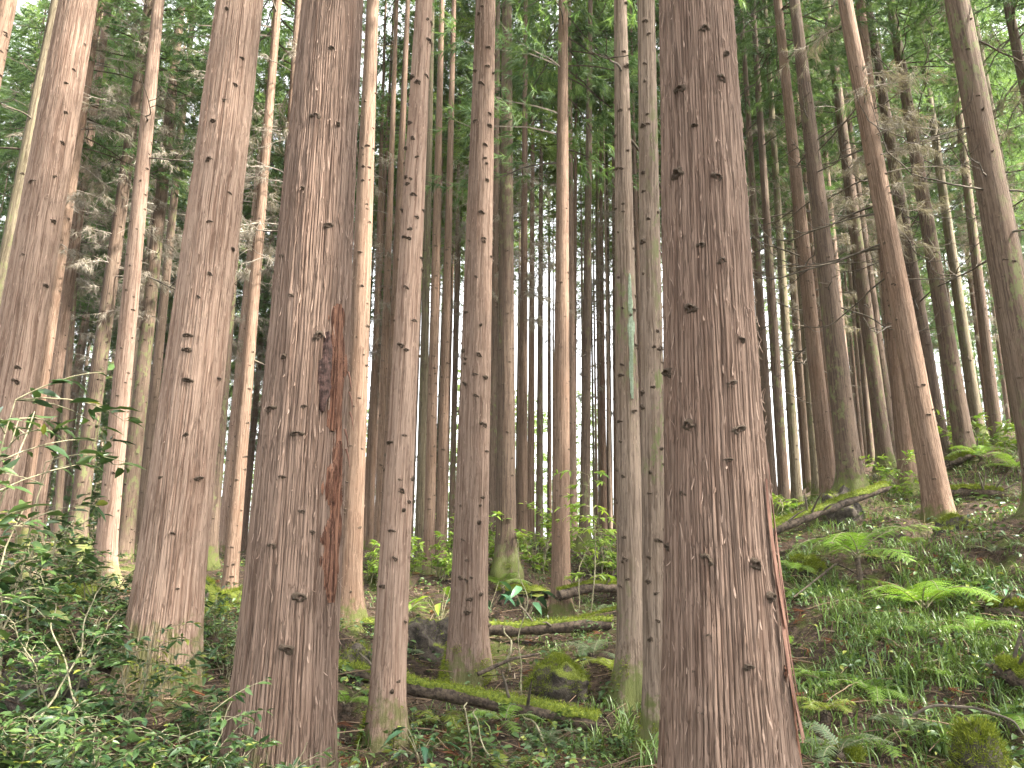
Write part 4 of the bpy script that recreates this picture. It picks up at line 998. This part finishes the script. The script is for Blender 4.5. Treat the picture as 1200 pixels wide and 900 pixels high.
rng = np.random.default_rng(12)
for i, (px, py) in enumerate([(940, 700), (1040, 745), (1140, 690), (1020, 655), (1165, 650), (960, 800), (1110, 800), (1180, 850), (1020, 815), (1090, 600), (720, 790), (695, 770), (590, 850), (520, 850), (640, 735), (700, 720), (470, 770), (480, 720), (1145, 745), (930, 670), (1065, 640)]):
    fern(px, py, int(rng.integers(5, 8)), rng.uniform(.28, .5), ('fern', 'fern', 'fern_yellow', 'fern_blue')[rng.integers(0, 4)], 'small fern dotted among the grass and leaf litter', 500 + i, .02)['group'] = 'small ferns dotted over the forest floor'

# ------------------------------------------------------------------ shrubs, saplings and broad-leaved plants
def shrub_mesh(seed, H, W_, nst, nleaf, Ll, mat, up=.5):
    """woody stems with side twigs carrying pointed leaves"""
    r = np.random.default_rng(seed); st, lf = MB(), MB(); C, D = [], []
    for s in range(nst):
        a = r.uniform(0, 6.28); ln = H * r.uniform(.6, 1.1); t = np.linspace(0, 1, 10); b = np.array([r.normal() * .08, r.normal() * .08, -.05])
        out = W_ * r.uniform(.3, 1.0) * t ** 1.4; p = b + np.stack([np.cos(a) * out, np.sin(a) * out, ln * t * (1 - .18 * t)], 1) + np.cumsum(r.normal(size=(10, 3)), 0) * .012
        V, q = tube(p, np.linspace(.009, .003, 10), 5); st.add(V, q)
        for k in range(r.integers(5, 9)):
            i = r.integers(2, 10); a2 = a + r.uniform(-1.9, 1.9); l2 = ln * r.uniform(.18, .42)
            p2 = branch_path(p[i], a2, l2, r.uniform(.2, .9), .35, 0, r, 6); V, q = tube(p2, np.linspace(.004, .0015, 6), 4); st.add(V, q)
            m = max(3, int(nleaf / (nst * 7))); ii = r.integers(1, 6, m); base = p2[ii] + r.normal(size=(m, 3)) * .012
            al = a2 + r.choice([-1, 1], m) * r.uniform(.3, 1.3, m); d = np.stack([np.cos(al), np.sin(al), r.normal(size=m) * .35 + .12], 1); C.append(base); D.append(d)
    C, D = np.concatenate(C), np.concatenate(D); n = len(C)
    U = unit(np.array([0, 0, 1.0]) + r.normal(size=(n, 3)) * .45); L = Ll * r.uniform(.6, 1.25, n)
    V, F = leaves(C, D, U, L, L * r.uniform(.30, .40, n), .22); lf.add(V, F, 0, np.repeat(r.uniform(0, 1, n) ** 1.3, 8))
    return st.make('stem', M['stem']), lf.make('foliage', M[mat])


SHRUBS = [shrub_mesh(400 + i, .75 + .12 * i, .45, 7, 560, .095, 'shrub') for i in range(4)]
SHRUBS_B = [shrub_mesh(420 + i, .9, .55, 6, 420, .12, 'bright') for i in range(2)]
TALL = shrub_mesh(430, 1.9, .5, 5, 330, .12, 'shrub')


def shrub(P, meshes, label, group, rotz, s, name='leafy_shrub', cat='shrub'):
    root = thing(name, P, label, cat, group, rotz); root.scale = (s, s, s * 1.0)
    link('stem', meshes[0], root); link('foliage', meshes[1], root)
    return root


SG = 'leafy shrubs of the near thicket'
for i, (px, py, Y, s, kind, lab) in enumerate([
    (20, 905, 4.4, .70, 0, 'leafy shrub filling the lowest corner of the photo'),
    (110, 920, 4.3, .72, 1, 'leafy shrub at the bottom edge, next to the one in the lowest corner'),
    (215, 925, 4.4, .72, 2, 'dark leafy shrub at the bottom edge below the thick leaning pink trunk'),
    (300, 930, 4.2, .62, 3, 'low leafy shrub hugging the foot of the wounded trunk'),
    (385, 925, 4.5, .62, 0, 'leafy shrub at the bottom edge past the foot of the wounded trunk'),
    (60, 850, 5.4, .80, 2, 'dense leafy shrub in the second row under the pale pink leaning trunk'),
    (155, 850, 5.5, .82, 3, 'dense leafy shrub before the thick leaning pink trunk'),
    (245, 855, 5.4, .75, 0, 'leafy shrub filling the gap before the two thickest trunks of the thicket side'),
    (20, 770, 6.4, .95, 1, 'glossy shrub with pale bare stems standing under the moss cushion'),
    (105, 775, 6.3, .90, 0, 'shrub with light green tips in the middle of the thicket'),
    (150, 760, 6.9, .80, 2, 'leafy shrub pressed against the flank of the thick leaning pink trunk'),
    (40, 715, 7.6, 1.0, 3, 'tall leafy shrub hiding the base of the pale pink leaning trunk'),
    (115, 715, 8.0, .9, 1, 'shrub behind the thicket, in front of the slender orange-brown conifer'),
    (230, 790, 7.6, .62, 3, 'low shrub past the base of the thick leaning pink trunk'),
    (265, 805, 7.2, .62, 1, 'small shrub between the thick leaning pink trunk and the wounded trunk'),
    (340, 850, 4.6, .55, 2, 'thin-stemmed shrub growing up before the wounded trunk'),
    ]):
    P = at(px, py, Y)[0]; P[2] = float(ground_z(P[0], P[1])[0]); shrub(P, SHRUBS[kind], lab, SG, i * 1.7, s)
P = at(5, 700, 5.6)[0]; P[2] = float(ground_z(P[0], P[1])[0]); shrub(P, TALL, 'tall leafy sapling reaching up beside the pale pink leaning trunk', SG, .4, 1.05, 'leafy_sapling', 'sapling')
P = at(-35, 560, 5.0)[0]; P[2] = float(ground_z(P[0], P[1])[0]); shrub(P, TALL, 'tall sapling at the edge of the photo, its bright leaf tips reaching in', SG, 2.4, 1.35, 'leafy_sapling', 'sapling')
BG_ = 'sunlit plants beyond the logs'
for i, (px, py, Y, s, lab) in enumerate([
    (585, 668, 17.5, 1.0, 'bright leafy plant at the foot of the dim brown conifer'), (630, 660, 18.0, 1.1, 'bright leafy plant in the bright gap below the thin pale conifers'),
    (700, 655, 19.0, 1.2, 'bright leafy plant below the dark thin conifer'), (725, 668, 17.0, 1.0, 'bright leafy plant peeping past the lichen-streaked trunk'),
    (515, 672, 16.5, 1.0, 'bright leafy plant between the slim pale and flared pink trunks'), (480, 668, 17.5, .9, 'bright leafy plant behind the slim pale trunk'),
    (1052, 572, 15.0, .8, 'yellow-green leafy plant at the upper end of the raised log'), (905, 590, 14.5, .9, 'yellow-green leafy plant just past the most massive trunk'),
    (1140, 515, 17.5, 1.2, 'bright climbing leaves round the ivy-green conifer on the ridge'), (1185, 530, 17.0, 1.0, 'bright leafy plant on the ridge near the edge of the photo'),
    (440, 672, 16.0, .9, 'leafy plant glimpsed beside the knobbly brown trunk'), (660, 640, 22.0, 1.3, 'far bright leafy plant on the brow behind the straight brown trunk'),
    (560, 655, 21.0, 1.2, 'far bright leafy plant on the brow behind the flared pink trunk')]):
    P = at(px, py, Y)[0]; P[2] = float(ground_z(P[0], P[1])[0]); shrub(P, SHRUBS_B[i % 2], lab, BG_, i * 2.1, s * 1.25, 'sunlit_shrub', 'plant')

# the tall bright sapling in the gap
r = np.random.default_rng(9); P = at(690, 660, 13.5)[0]; P[2] = float(ground_z(P[0], P[1])[0])
root = thing('leafy_sapling', P, 'slender sapling with sunlit yellow-green leaves in the central gap', 'sapling')
t = np.linspace(0, 1, 14); p = np.stack([.12 * np.sin(t * 3), .05 * t, 2.5 * t], 1); mb = MB(); V, q = tube(p, np.linspace(.013, .004, 14), 6); mb.add(V, q); C, D = [], []
for k in range(26):
    i = r.integers(4, 14); a = r.uniform(0, 6.28); p2 = branch_path(p[i], a, r.uniform(.25, .6), .45, .45, 0, r, 6); V, q = tube(p2, np.linspace(.004, .0015, 6), 4); mb.add(V, q)
    m = 11; C.append(p2[r.integers(2, 6, m)]); al = a + r.uniform(-1.2, 1.2, m); D.append(np.stack([np.cos(al), np.sin(al), r.normal(size=m) * .3 - .1], 1))
C, D = np.concatenate(C), np.concatenate(D); n = len(C); L = r.uniform(.09, .17, n)
link('stem', mb.make('stem', M['stem']), root); V, F = leaves(C, D, unit(np.array([0, 0, 1.]) + r.normal(size=(n, 3)) * .4), L, L * .28, .35)
link('foliage', MB().add(V, F, 0, np.repeat(r.uniform(0, 1, n), 8)).make('foliage', M['bright']), root)


def broad_plant(px, py, n, Ll, label, seed, mat='bluegreen', Y=None, wr=.34):
    P = gpt(px, py) if Y is None else at(px, py, Y)[0]
    if Y is not None: P[2] = float(ground_z(P[0], P[1])[0])
    root = thing('broadleaf_plant', P, label, 'plant', 'broad-leaved plants'); r = np.random.default_rng(seed)
    for k in range(n):
        a = 6.28 * k / n + r.uniform(-.4, .4); l = Ll * r.uniform(.6, 1.15); p = branch_path(np.zeros(3), a, l * .8, r.uniform(1.2, 2.4), .5, 0, r, 7)
        V, q = tube(p, np.linspace(.006, .003, 7), 5); mb = MB().add(V, q, 1)
        d = np.array([[math.cos(a), math.sin(a), -.15]]); V, F = leaves(p[-1:], d, np.array([[r.normal() * .3, r.normal() * .3, 1.]]), np.array([l]), np.array([l * wr]), .4); mb.add(V, F, 0, r.uniform(0, 1))
        link('leaf', mb.make('leaf', [M[mat], M['stem']]), root)
    return root


broad_plant(492, 893, 8, .20, 'broad pale-leaved plant in front of the slanting log near the slim pale trunk', 1)
broad_plant(1180, 706, 11, .19, 'pale blue-green broad-leaved plant above the thick mossy log end', 2)
broad_plant(572, 676, 8, .42, 'large-leaved plant just past the flared pink trunk', 3, Y=14.5)
broad_plant(618, 680, 7, .40, 'large-leaved plant between the dim brown and straight brown trunks', 4, Y=15.0)
broad_plant(518, 694, 7, .36, 'yellow-green large-leaved plant beside the flared pink trunk', 5, 'bright', Y=13.0)
broad_plant(545, 690, 6, .34, 'large-leaved plant hidden by the flared pink trunk', 6, Y=13.5)
broad_plant(408, 800, 6, .22, 'dark broad-leaved seedling between the wounded trunk and the slim pale trunk', 7)
broad_plant(870, 606, 6, .4, 'broad-leaved plant behind the foot of the dark thin conifer', 8, Y=17)
for i, (px, py, n, L, lab) in enumerate([(735, 872, 26, .42, 'tuft of long strap leaves beside the lichen-streaked trunk'), (768, 900, 18, .36, 'tuft of strap leaves at the foot of the slim light brown conifer'),
        (700, 880, 18, .34, 'strap-leaved tuft under the end of the slanting log'), (1105, 885, 22, .45, 'arching strap leaves before the mossy stump'), (945, 885, 16, .32, 'strap-leaved tuft by the reddish torn bark'),
        (1060, 800, 22, .36, 'strap-leaved tuft at the lower edge of the grassy bank'), (1150, 770, 24, .40, 'strap-leaved tuft by the dark log end')]):
    P = gpt(px, py); r = np.random.default_rng(50 + i); m = n * 2
    V, F = grass_blades(r.normal(size=(m, 3)) * [.05, .05, 0], r.uniform(0, 6.28, m), L * r.uniform(.5, 1.15, m), np.full(m, .013), r.uniform(.3, 1.1, m), r)
    o = link('strap_leaf_tuft', MB().add(V, F, 0, np.repeat(r.uniform(.2, .9, m), 7)).make('strap_leaf_tuft', M['grass'])); o.location = P
    tag(o, lab, 'plant', 'strap-leaved tufts')


def stick(name, pts, r0, r1, label, mat='stem', cat='stem'):
    px0 = pts[0][0]; P = np.array([at(*p)[0] for p in pts]); t = np.linspace(0, 1, 30); seg = np.linspace(0, 1, len(P)); C = np.stack([np.interp(t, seg, P[:, i]) for i in range(3)], 1)
    for _ in range(8): C[1:-1] = (C[:-2] + 2 * C[1:-1] + C[2:]) / 4
    ln = np.linalg.norm(C[-1] - C[0]); C = C + ln * .09 * np.stack([noise(t * 5, i * 7.3, s=int(abs(px0) * 3) % 97) - .5 for i in range(3)], 1) * np.minimum(1, 6 * t)[:, None]
    org = C[0].copy(); V, q = tube(C - org, np.linspace(r0, r1, 30), 7); o = link(name, MB().add(V, q).make(name, M[mat])); o.location = org
    return tag(o, label, cat)


stick('sapling_stem', [(613, 822, 8.4), (613, 760, 8.4), (614, 690, 8.4), (612, 640, 8.4)], .007, .004, 'thin upright grey sapling stem before the mossy mound')
stick('curled_stalk', [(553, 905, 6.8), (548, 860, 6.8), (544, 830, 6.8), (547, 822, 6.8)], .008, .006, 'yellow-green curled stalk rising before the slanting log')
stick('curled_stalk', [(597, 905, 6.6), (565, 872, 6.7), (555, 840, 6.9), (558, 833, 6.9)], .007, .005, 'bowed yellowish stalk beside the curled one')
stick('bare_stick', [(642, 880, 7.4), (625, 845, 7.6), (612, 838, 7.7)], .012, .007, 'short mossy stick sloping from the end of the slanting log')
stick('bare_stick', [(597, 785, 9.6), (598, 755, 9.6), (590, 737, 10.2)], .016, .010, 'pale bent stick standing beside the flared mossy base')
stick('bare_stick', [(675, 733, 14.2), (679, 690, 14.2), (683, 660, 14.2), (690, 640, 14.2)], .010, .006, 'pale forked sapling stem beside the straight brown conifer')
stick('bare_stick', [(1070, 838, 6.5), (1110, 826, 6.4), (1160, 838, 6.2), (1210, 862, 6.0)], .012, .008, 'arching dark bare stick over the moss-capped stump', 'dead_dark', 'stick')
stick('bare_stick', [(38, 855, 4.6), (62, 800, 5.0), (90, 750, 5.4), (118, 690, 5.7), (121, 672, 5.7)], .007, .003, 'pale bare stem slanting up out of the thicket', cat='stick')
stick('bare_stick', [(130, 870, 4.5), (85, 800, 5.0), (60, 710, 5.6)], .007, .004, 'pale bare stem crossing behind the slanting one', cat='stick')

for key, n_, hm in (('e', 2600, .35), ('f', 4200, .45), ('h', 2600, .5), ('i', 2600, .5), ('g', 1600, .3), ('l', 1500, .4), ('c', 1800, .3), ('j', 2000, .5), ('R3', 1200, .3)):
    ro, inf = INFO[key]; r = np.random.default_rng(n_ + len(key)); hh = hm * r.uniform(0, 1, n_) ** 2; th = r.uniform(-2.2, 2.2, n_)
    kp = noise(th * 2.2, hh * 5, s=n_) > .40 + .3 * hh / hm; hh, th = hh[kp], th[kp]; R_ = trunk_profile(inf['r0'], inf['H'], hh, inf['flare'], inf['fs']) * 1.0
    D = np.stack([np.sin(th), -np.cos(th), 0 * th], 1); N = len(th); V, F = blades(D * R_[:, None] + np.c_[0 * th, 0 * th, hh], unit(D + r.normal(size=(N, 3)) * .6 + [0, 0, -.2]), r.uniform(.015, .06, N), np.full(N, .007), r)
    link('moss', MB().add(V, F, 0, np.repeat(r.uniform(0, 1, N), 3)).make('moss', M['moss_fuzz'], False), ro)['kind'] = 'stuff'
# ------------------------------------------------------------------ ground cover nobody could count
rng = np.random.default_rng(5)


def scatter(n, ymin=3.2, ymax=24):
    Y = ymin + (ymax - ymin) * rng.uniform(0, 1, n) ** 1.5; x = rng.uniform(-1, 1, n) * (.74 * Y + .6)
    P = np.stack([x, Y, ground_z(x, Y)], 1); px, py, _ = project(P)
    return P, px, py


P, px, py = scatter(90000)
den = .05 + .36 * sstep(890, 960, px) * sstep(610, 690, py) * (1 - sstep(790, 830, py)) + .13 * sstep(890, 940, px) + .10 * sstep(560, 700, px)
den *= .12 + 1.0 * sstep(.42, .62, noise(P[:, 0] * 1.3, P[:, 1] * 1.3, s=21))
keep = rng.uniform(0, 1, len(P)) < den; P = P[keep]; n = len(P)
rep = 4; Pb = np.repeat(P, rep, 0) + rng.normal(size=(n * rep, 3)) * [.035, .035, 0]; m = len(Pb); L = rng.uniform(.06, .30, m) ** 1.15 * (.8 + .4 * np.repeat(noise(P[:, 0] * .8, P[:, 1] * .8, s=9), rep))
V, F = grass_blades(Pb, rng.uniform(0, 6.28, m), L, rng.uniform(.006, .017, m), rng.uniform(.25, 1.2, m), rng)
tag(link('grass', MB().add(V, F, 0, np.repeat(np.clip(np.repeat(rng.uniform(0, .8, n), rep) + rng.uniform(0, .2, m), 0, 1), 7)).make('grass', M['grass'])), 'short green grass and sedge over the slope', 'grass', kind='stuff')

P, px, py = scatter(17000); keep = rng.uniform(0, 1, len(P)) < .10 + .8 * sstep(.46, .6, noise(P[:, 0] * 1.7, P[:, 1] * 1.7, s=31)); P = P[keep]; n = len(P)
rep = 4; Pb = np.repeat(P, rep, 0) + rng.normal(size=(n * rep, 3)) * [.03, .03, 0]; Pb[:, 2] += rng.uniform(.02, .20, n * rep); m = len(Pb); al = rng.uniform(0, 6.28, m); L = rng.uniform(.03, .09, m) * (.45 + 1.1 * np.repeat(noise(P[:, 0] * 1.4, P[:, 1] * 1.4, s=61), rep))
V, F = leaves(Pb, np.stack([np.cos(al), np.sin(al), rng.normal(size=m) * .3 + .1], 1), unit(np.array([0, 0, 1.]) + rng.normal(size=(m, 3)) * .4), L, L * rng.uniform(.35, .6, m), .3)
tag(link('ground_cover', MB().add(V, F, 0, np.repeat(rng.uniform(0, 1, m), 8)).make('ground_cover', M['shrub'])), 'small leafy seedlings all over the forest floor', 'seedlings', kind='stuff')

P, px, py = scatter(70000); n = len(P); D = unit(np.stack([rng.normal(size=n), rng.normal(size=n), rng.normal(size=n) * .28], 1)); L = rng.uniform(.05, .40, n) * rng.uniform(.3, 1, n); P = P + [0, 0, .012]
V, F = blades(P, D, L, rng.uniform(.004, .014, n), rng); mb = MB().add(V, F, 0, np.repeat(rng.uniform(0, 1, n), 3))
for k in range(2400):                                                    # round twigs with some thickness
    i = rng.integers(0, n); a = rng.uniform(0, 6.28); p = branch_path(P[i], a, rng.uniform(.25, .9), rng.uniform(-.05, .35), .15, 0, rng, 6); V, q = tube(p, np.linspace(.007, .003, 6), 5); mb.add(V, q, 0, rng.uniform(0, .9))
tag(link('twig_litter', mb.make('twig_litter', M['litter'])), 'brown fallen twigs and withered sprays strewn on the ground', 'litter', kind='stuff')
P, px, py = scatter(2600); keep = rng.uniform(0, 1, len(P)) < .15 + sstep(.55, .7, noise(P[:, 0] * .9, P[:, 1] * .9, s=41)); P = P[keep]; n = len(P)
V, F, var = spray_needles(P + [0, 0, .02], unit(np.stack([rng.normal(size=n), rng.normal(size=n), np.full(n, .12)], 1)), rng, 14, .13, .009, .5)
tag(link('red_litter', MB().add(V, F, 0, var).make('red_litter', M['litter_red'], False)), 'rusty fallen needle sprays lying on the ground', 'litter', kind='stuff')
P, px, py = scatter(60000); keep = noise(P[:, 0] * 1.9, P[:, 1] * 1.9, s=51) > .60; P = P[keep]; n = len(P); D = unit(np.array([0, 0, 1.]) + rng.normal(size=(n, 3)) * .8)
V, F = blades(P, D, rng.uniform(.015, .05, n), np.full(n, .008), rng)
tag(link('moss_carpet', MB().add(V, F, 0, np.repeat(rng.uniform(0, 1, n), 3)).make('moss_carpet', M['moss_fuzz'])), 'yellow-green moss in patches on the forest floor', 'moss', kind='stuff')

# ------------------------------------------------------------------ the moist air under the trees
g = NT('moist_air'); pv = g.n('ShaderNodeVolumePrincipled'); pv.inputs['Density'].default_value = 0.00025; pv.inputs['Color'].default_value = (.93, .95, .90, 1); pv.inputs['Anisotropy'].default_value = 0.3
g.l(pv.outputs[0], g.out.inputs['Volume'])
bx = np.array([(x, y, z) for x in (-95, 95) for y in (-25, 98) for z in (-34, 40)], float)
haze = link('haze', MB().add(bx, np.array([[0, 1, 3, 2], [4, 6, 7, 5], [0, 4, 5, 1], [2, 3, 7, 6], [0, 2, 6, 4], [1, 5, 7, 3]])).make('haze', g.m, False))
tag(haze, 'thin pale haze hanging among the trees', 'haze', kind='stuff')
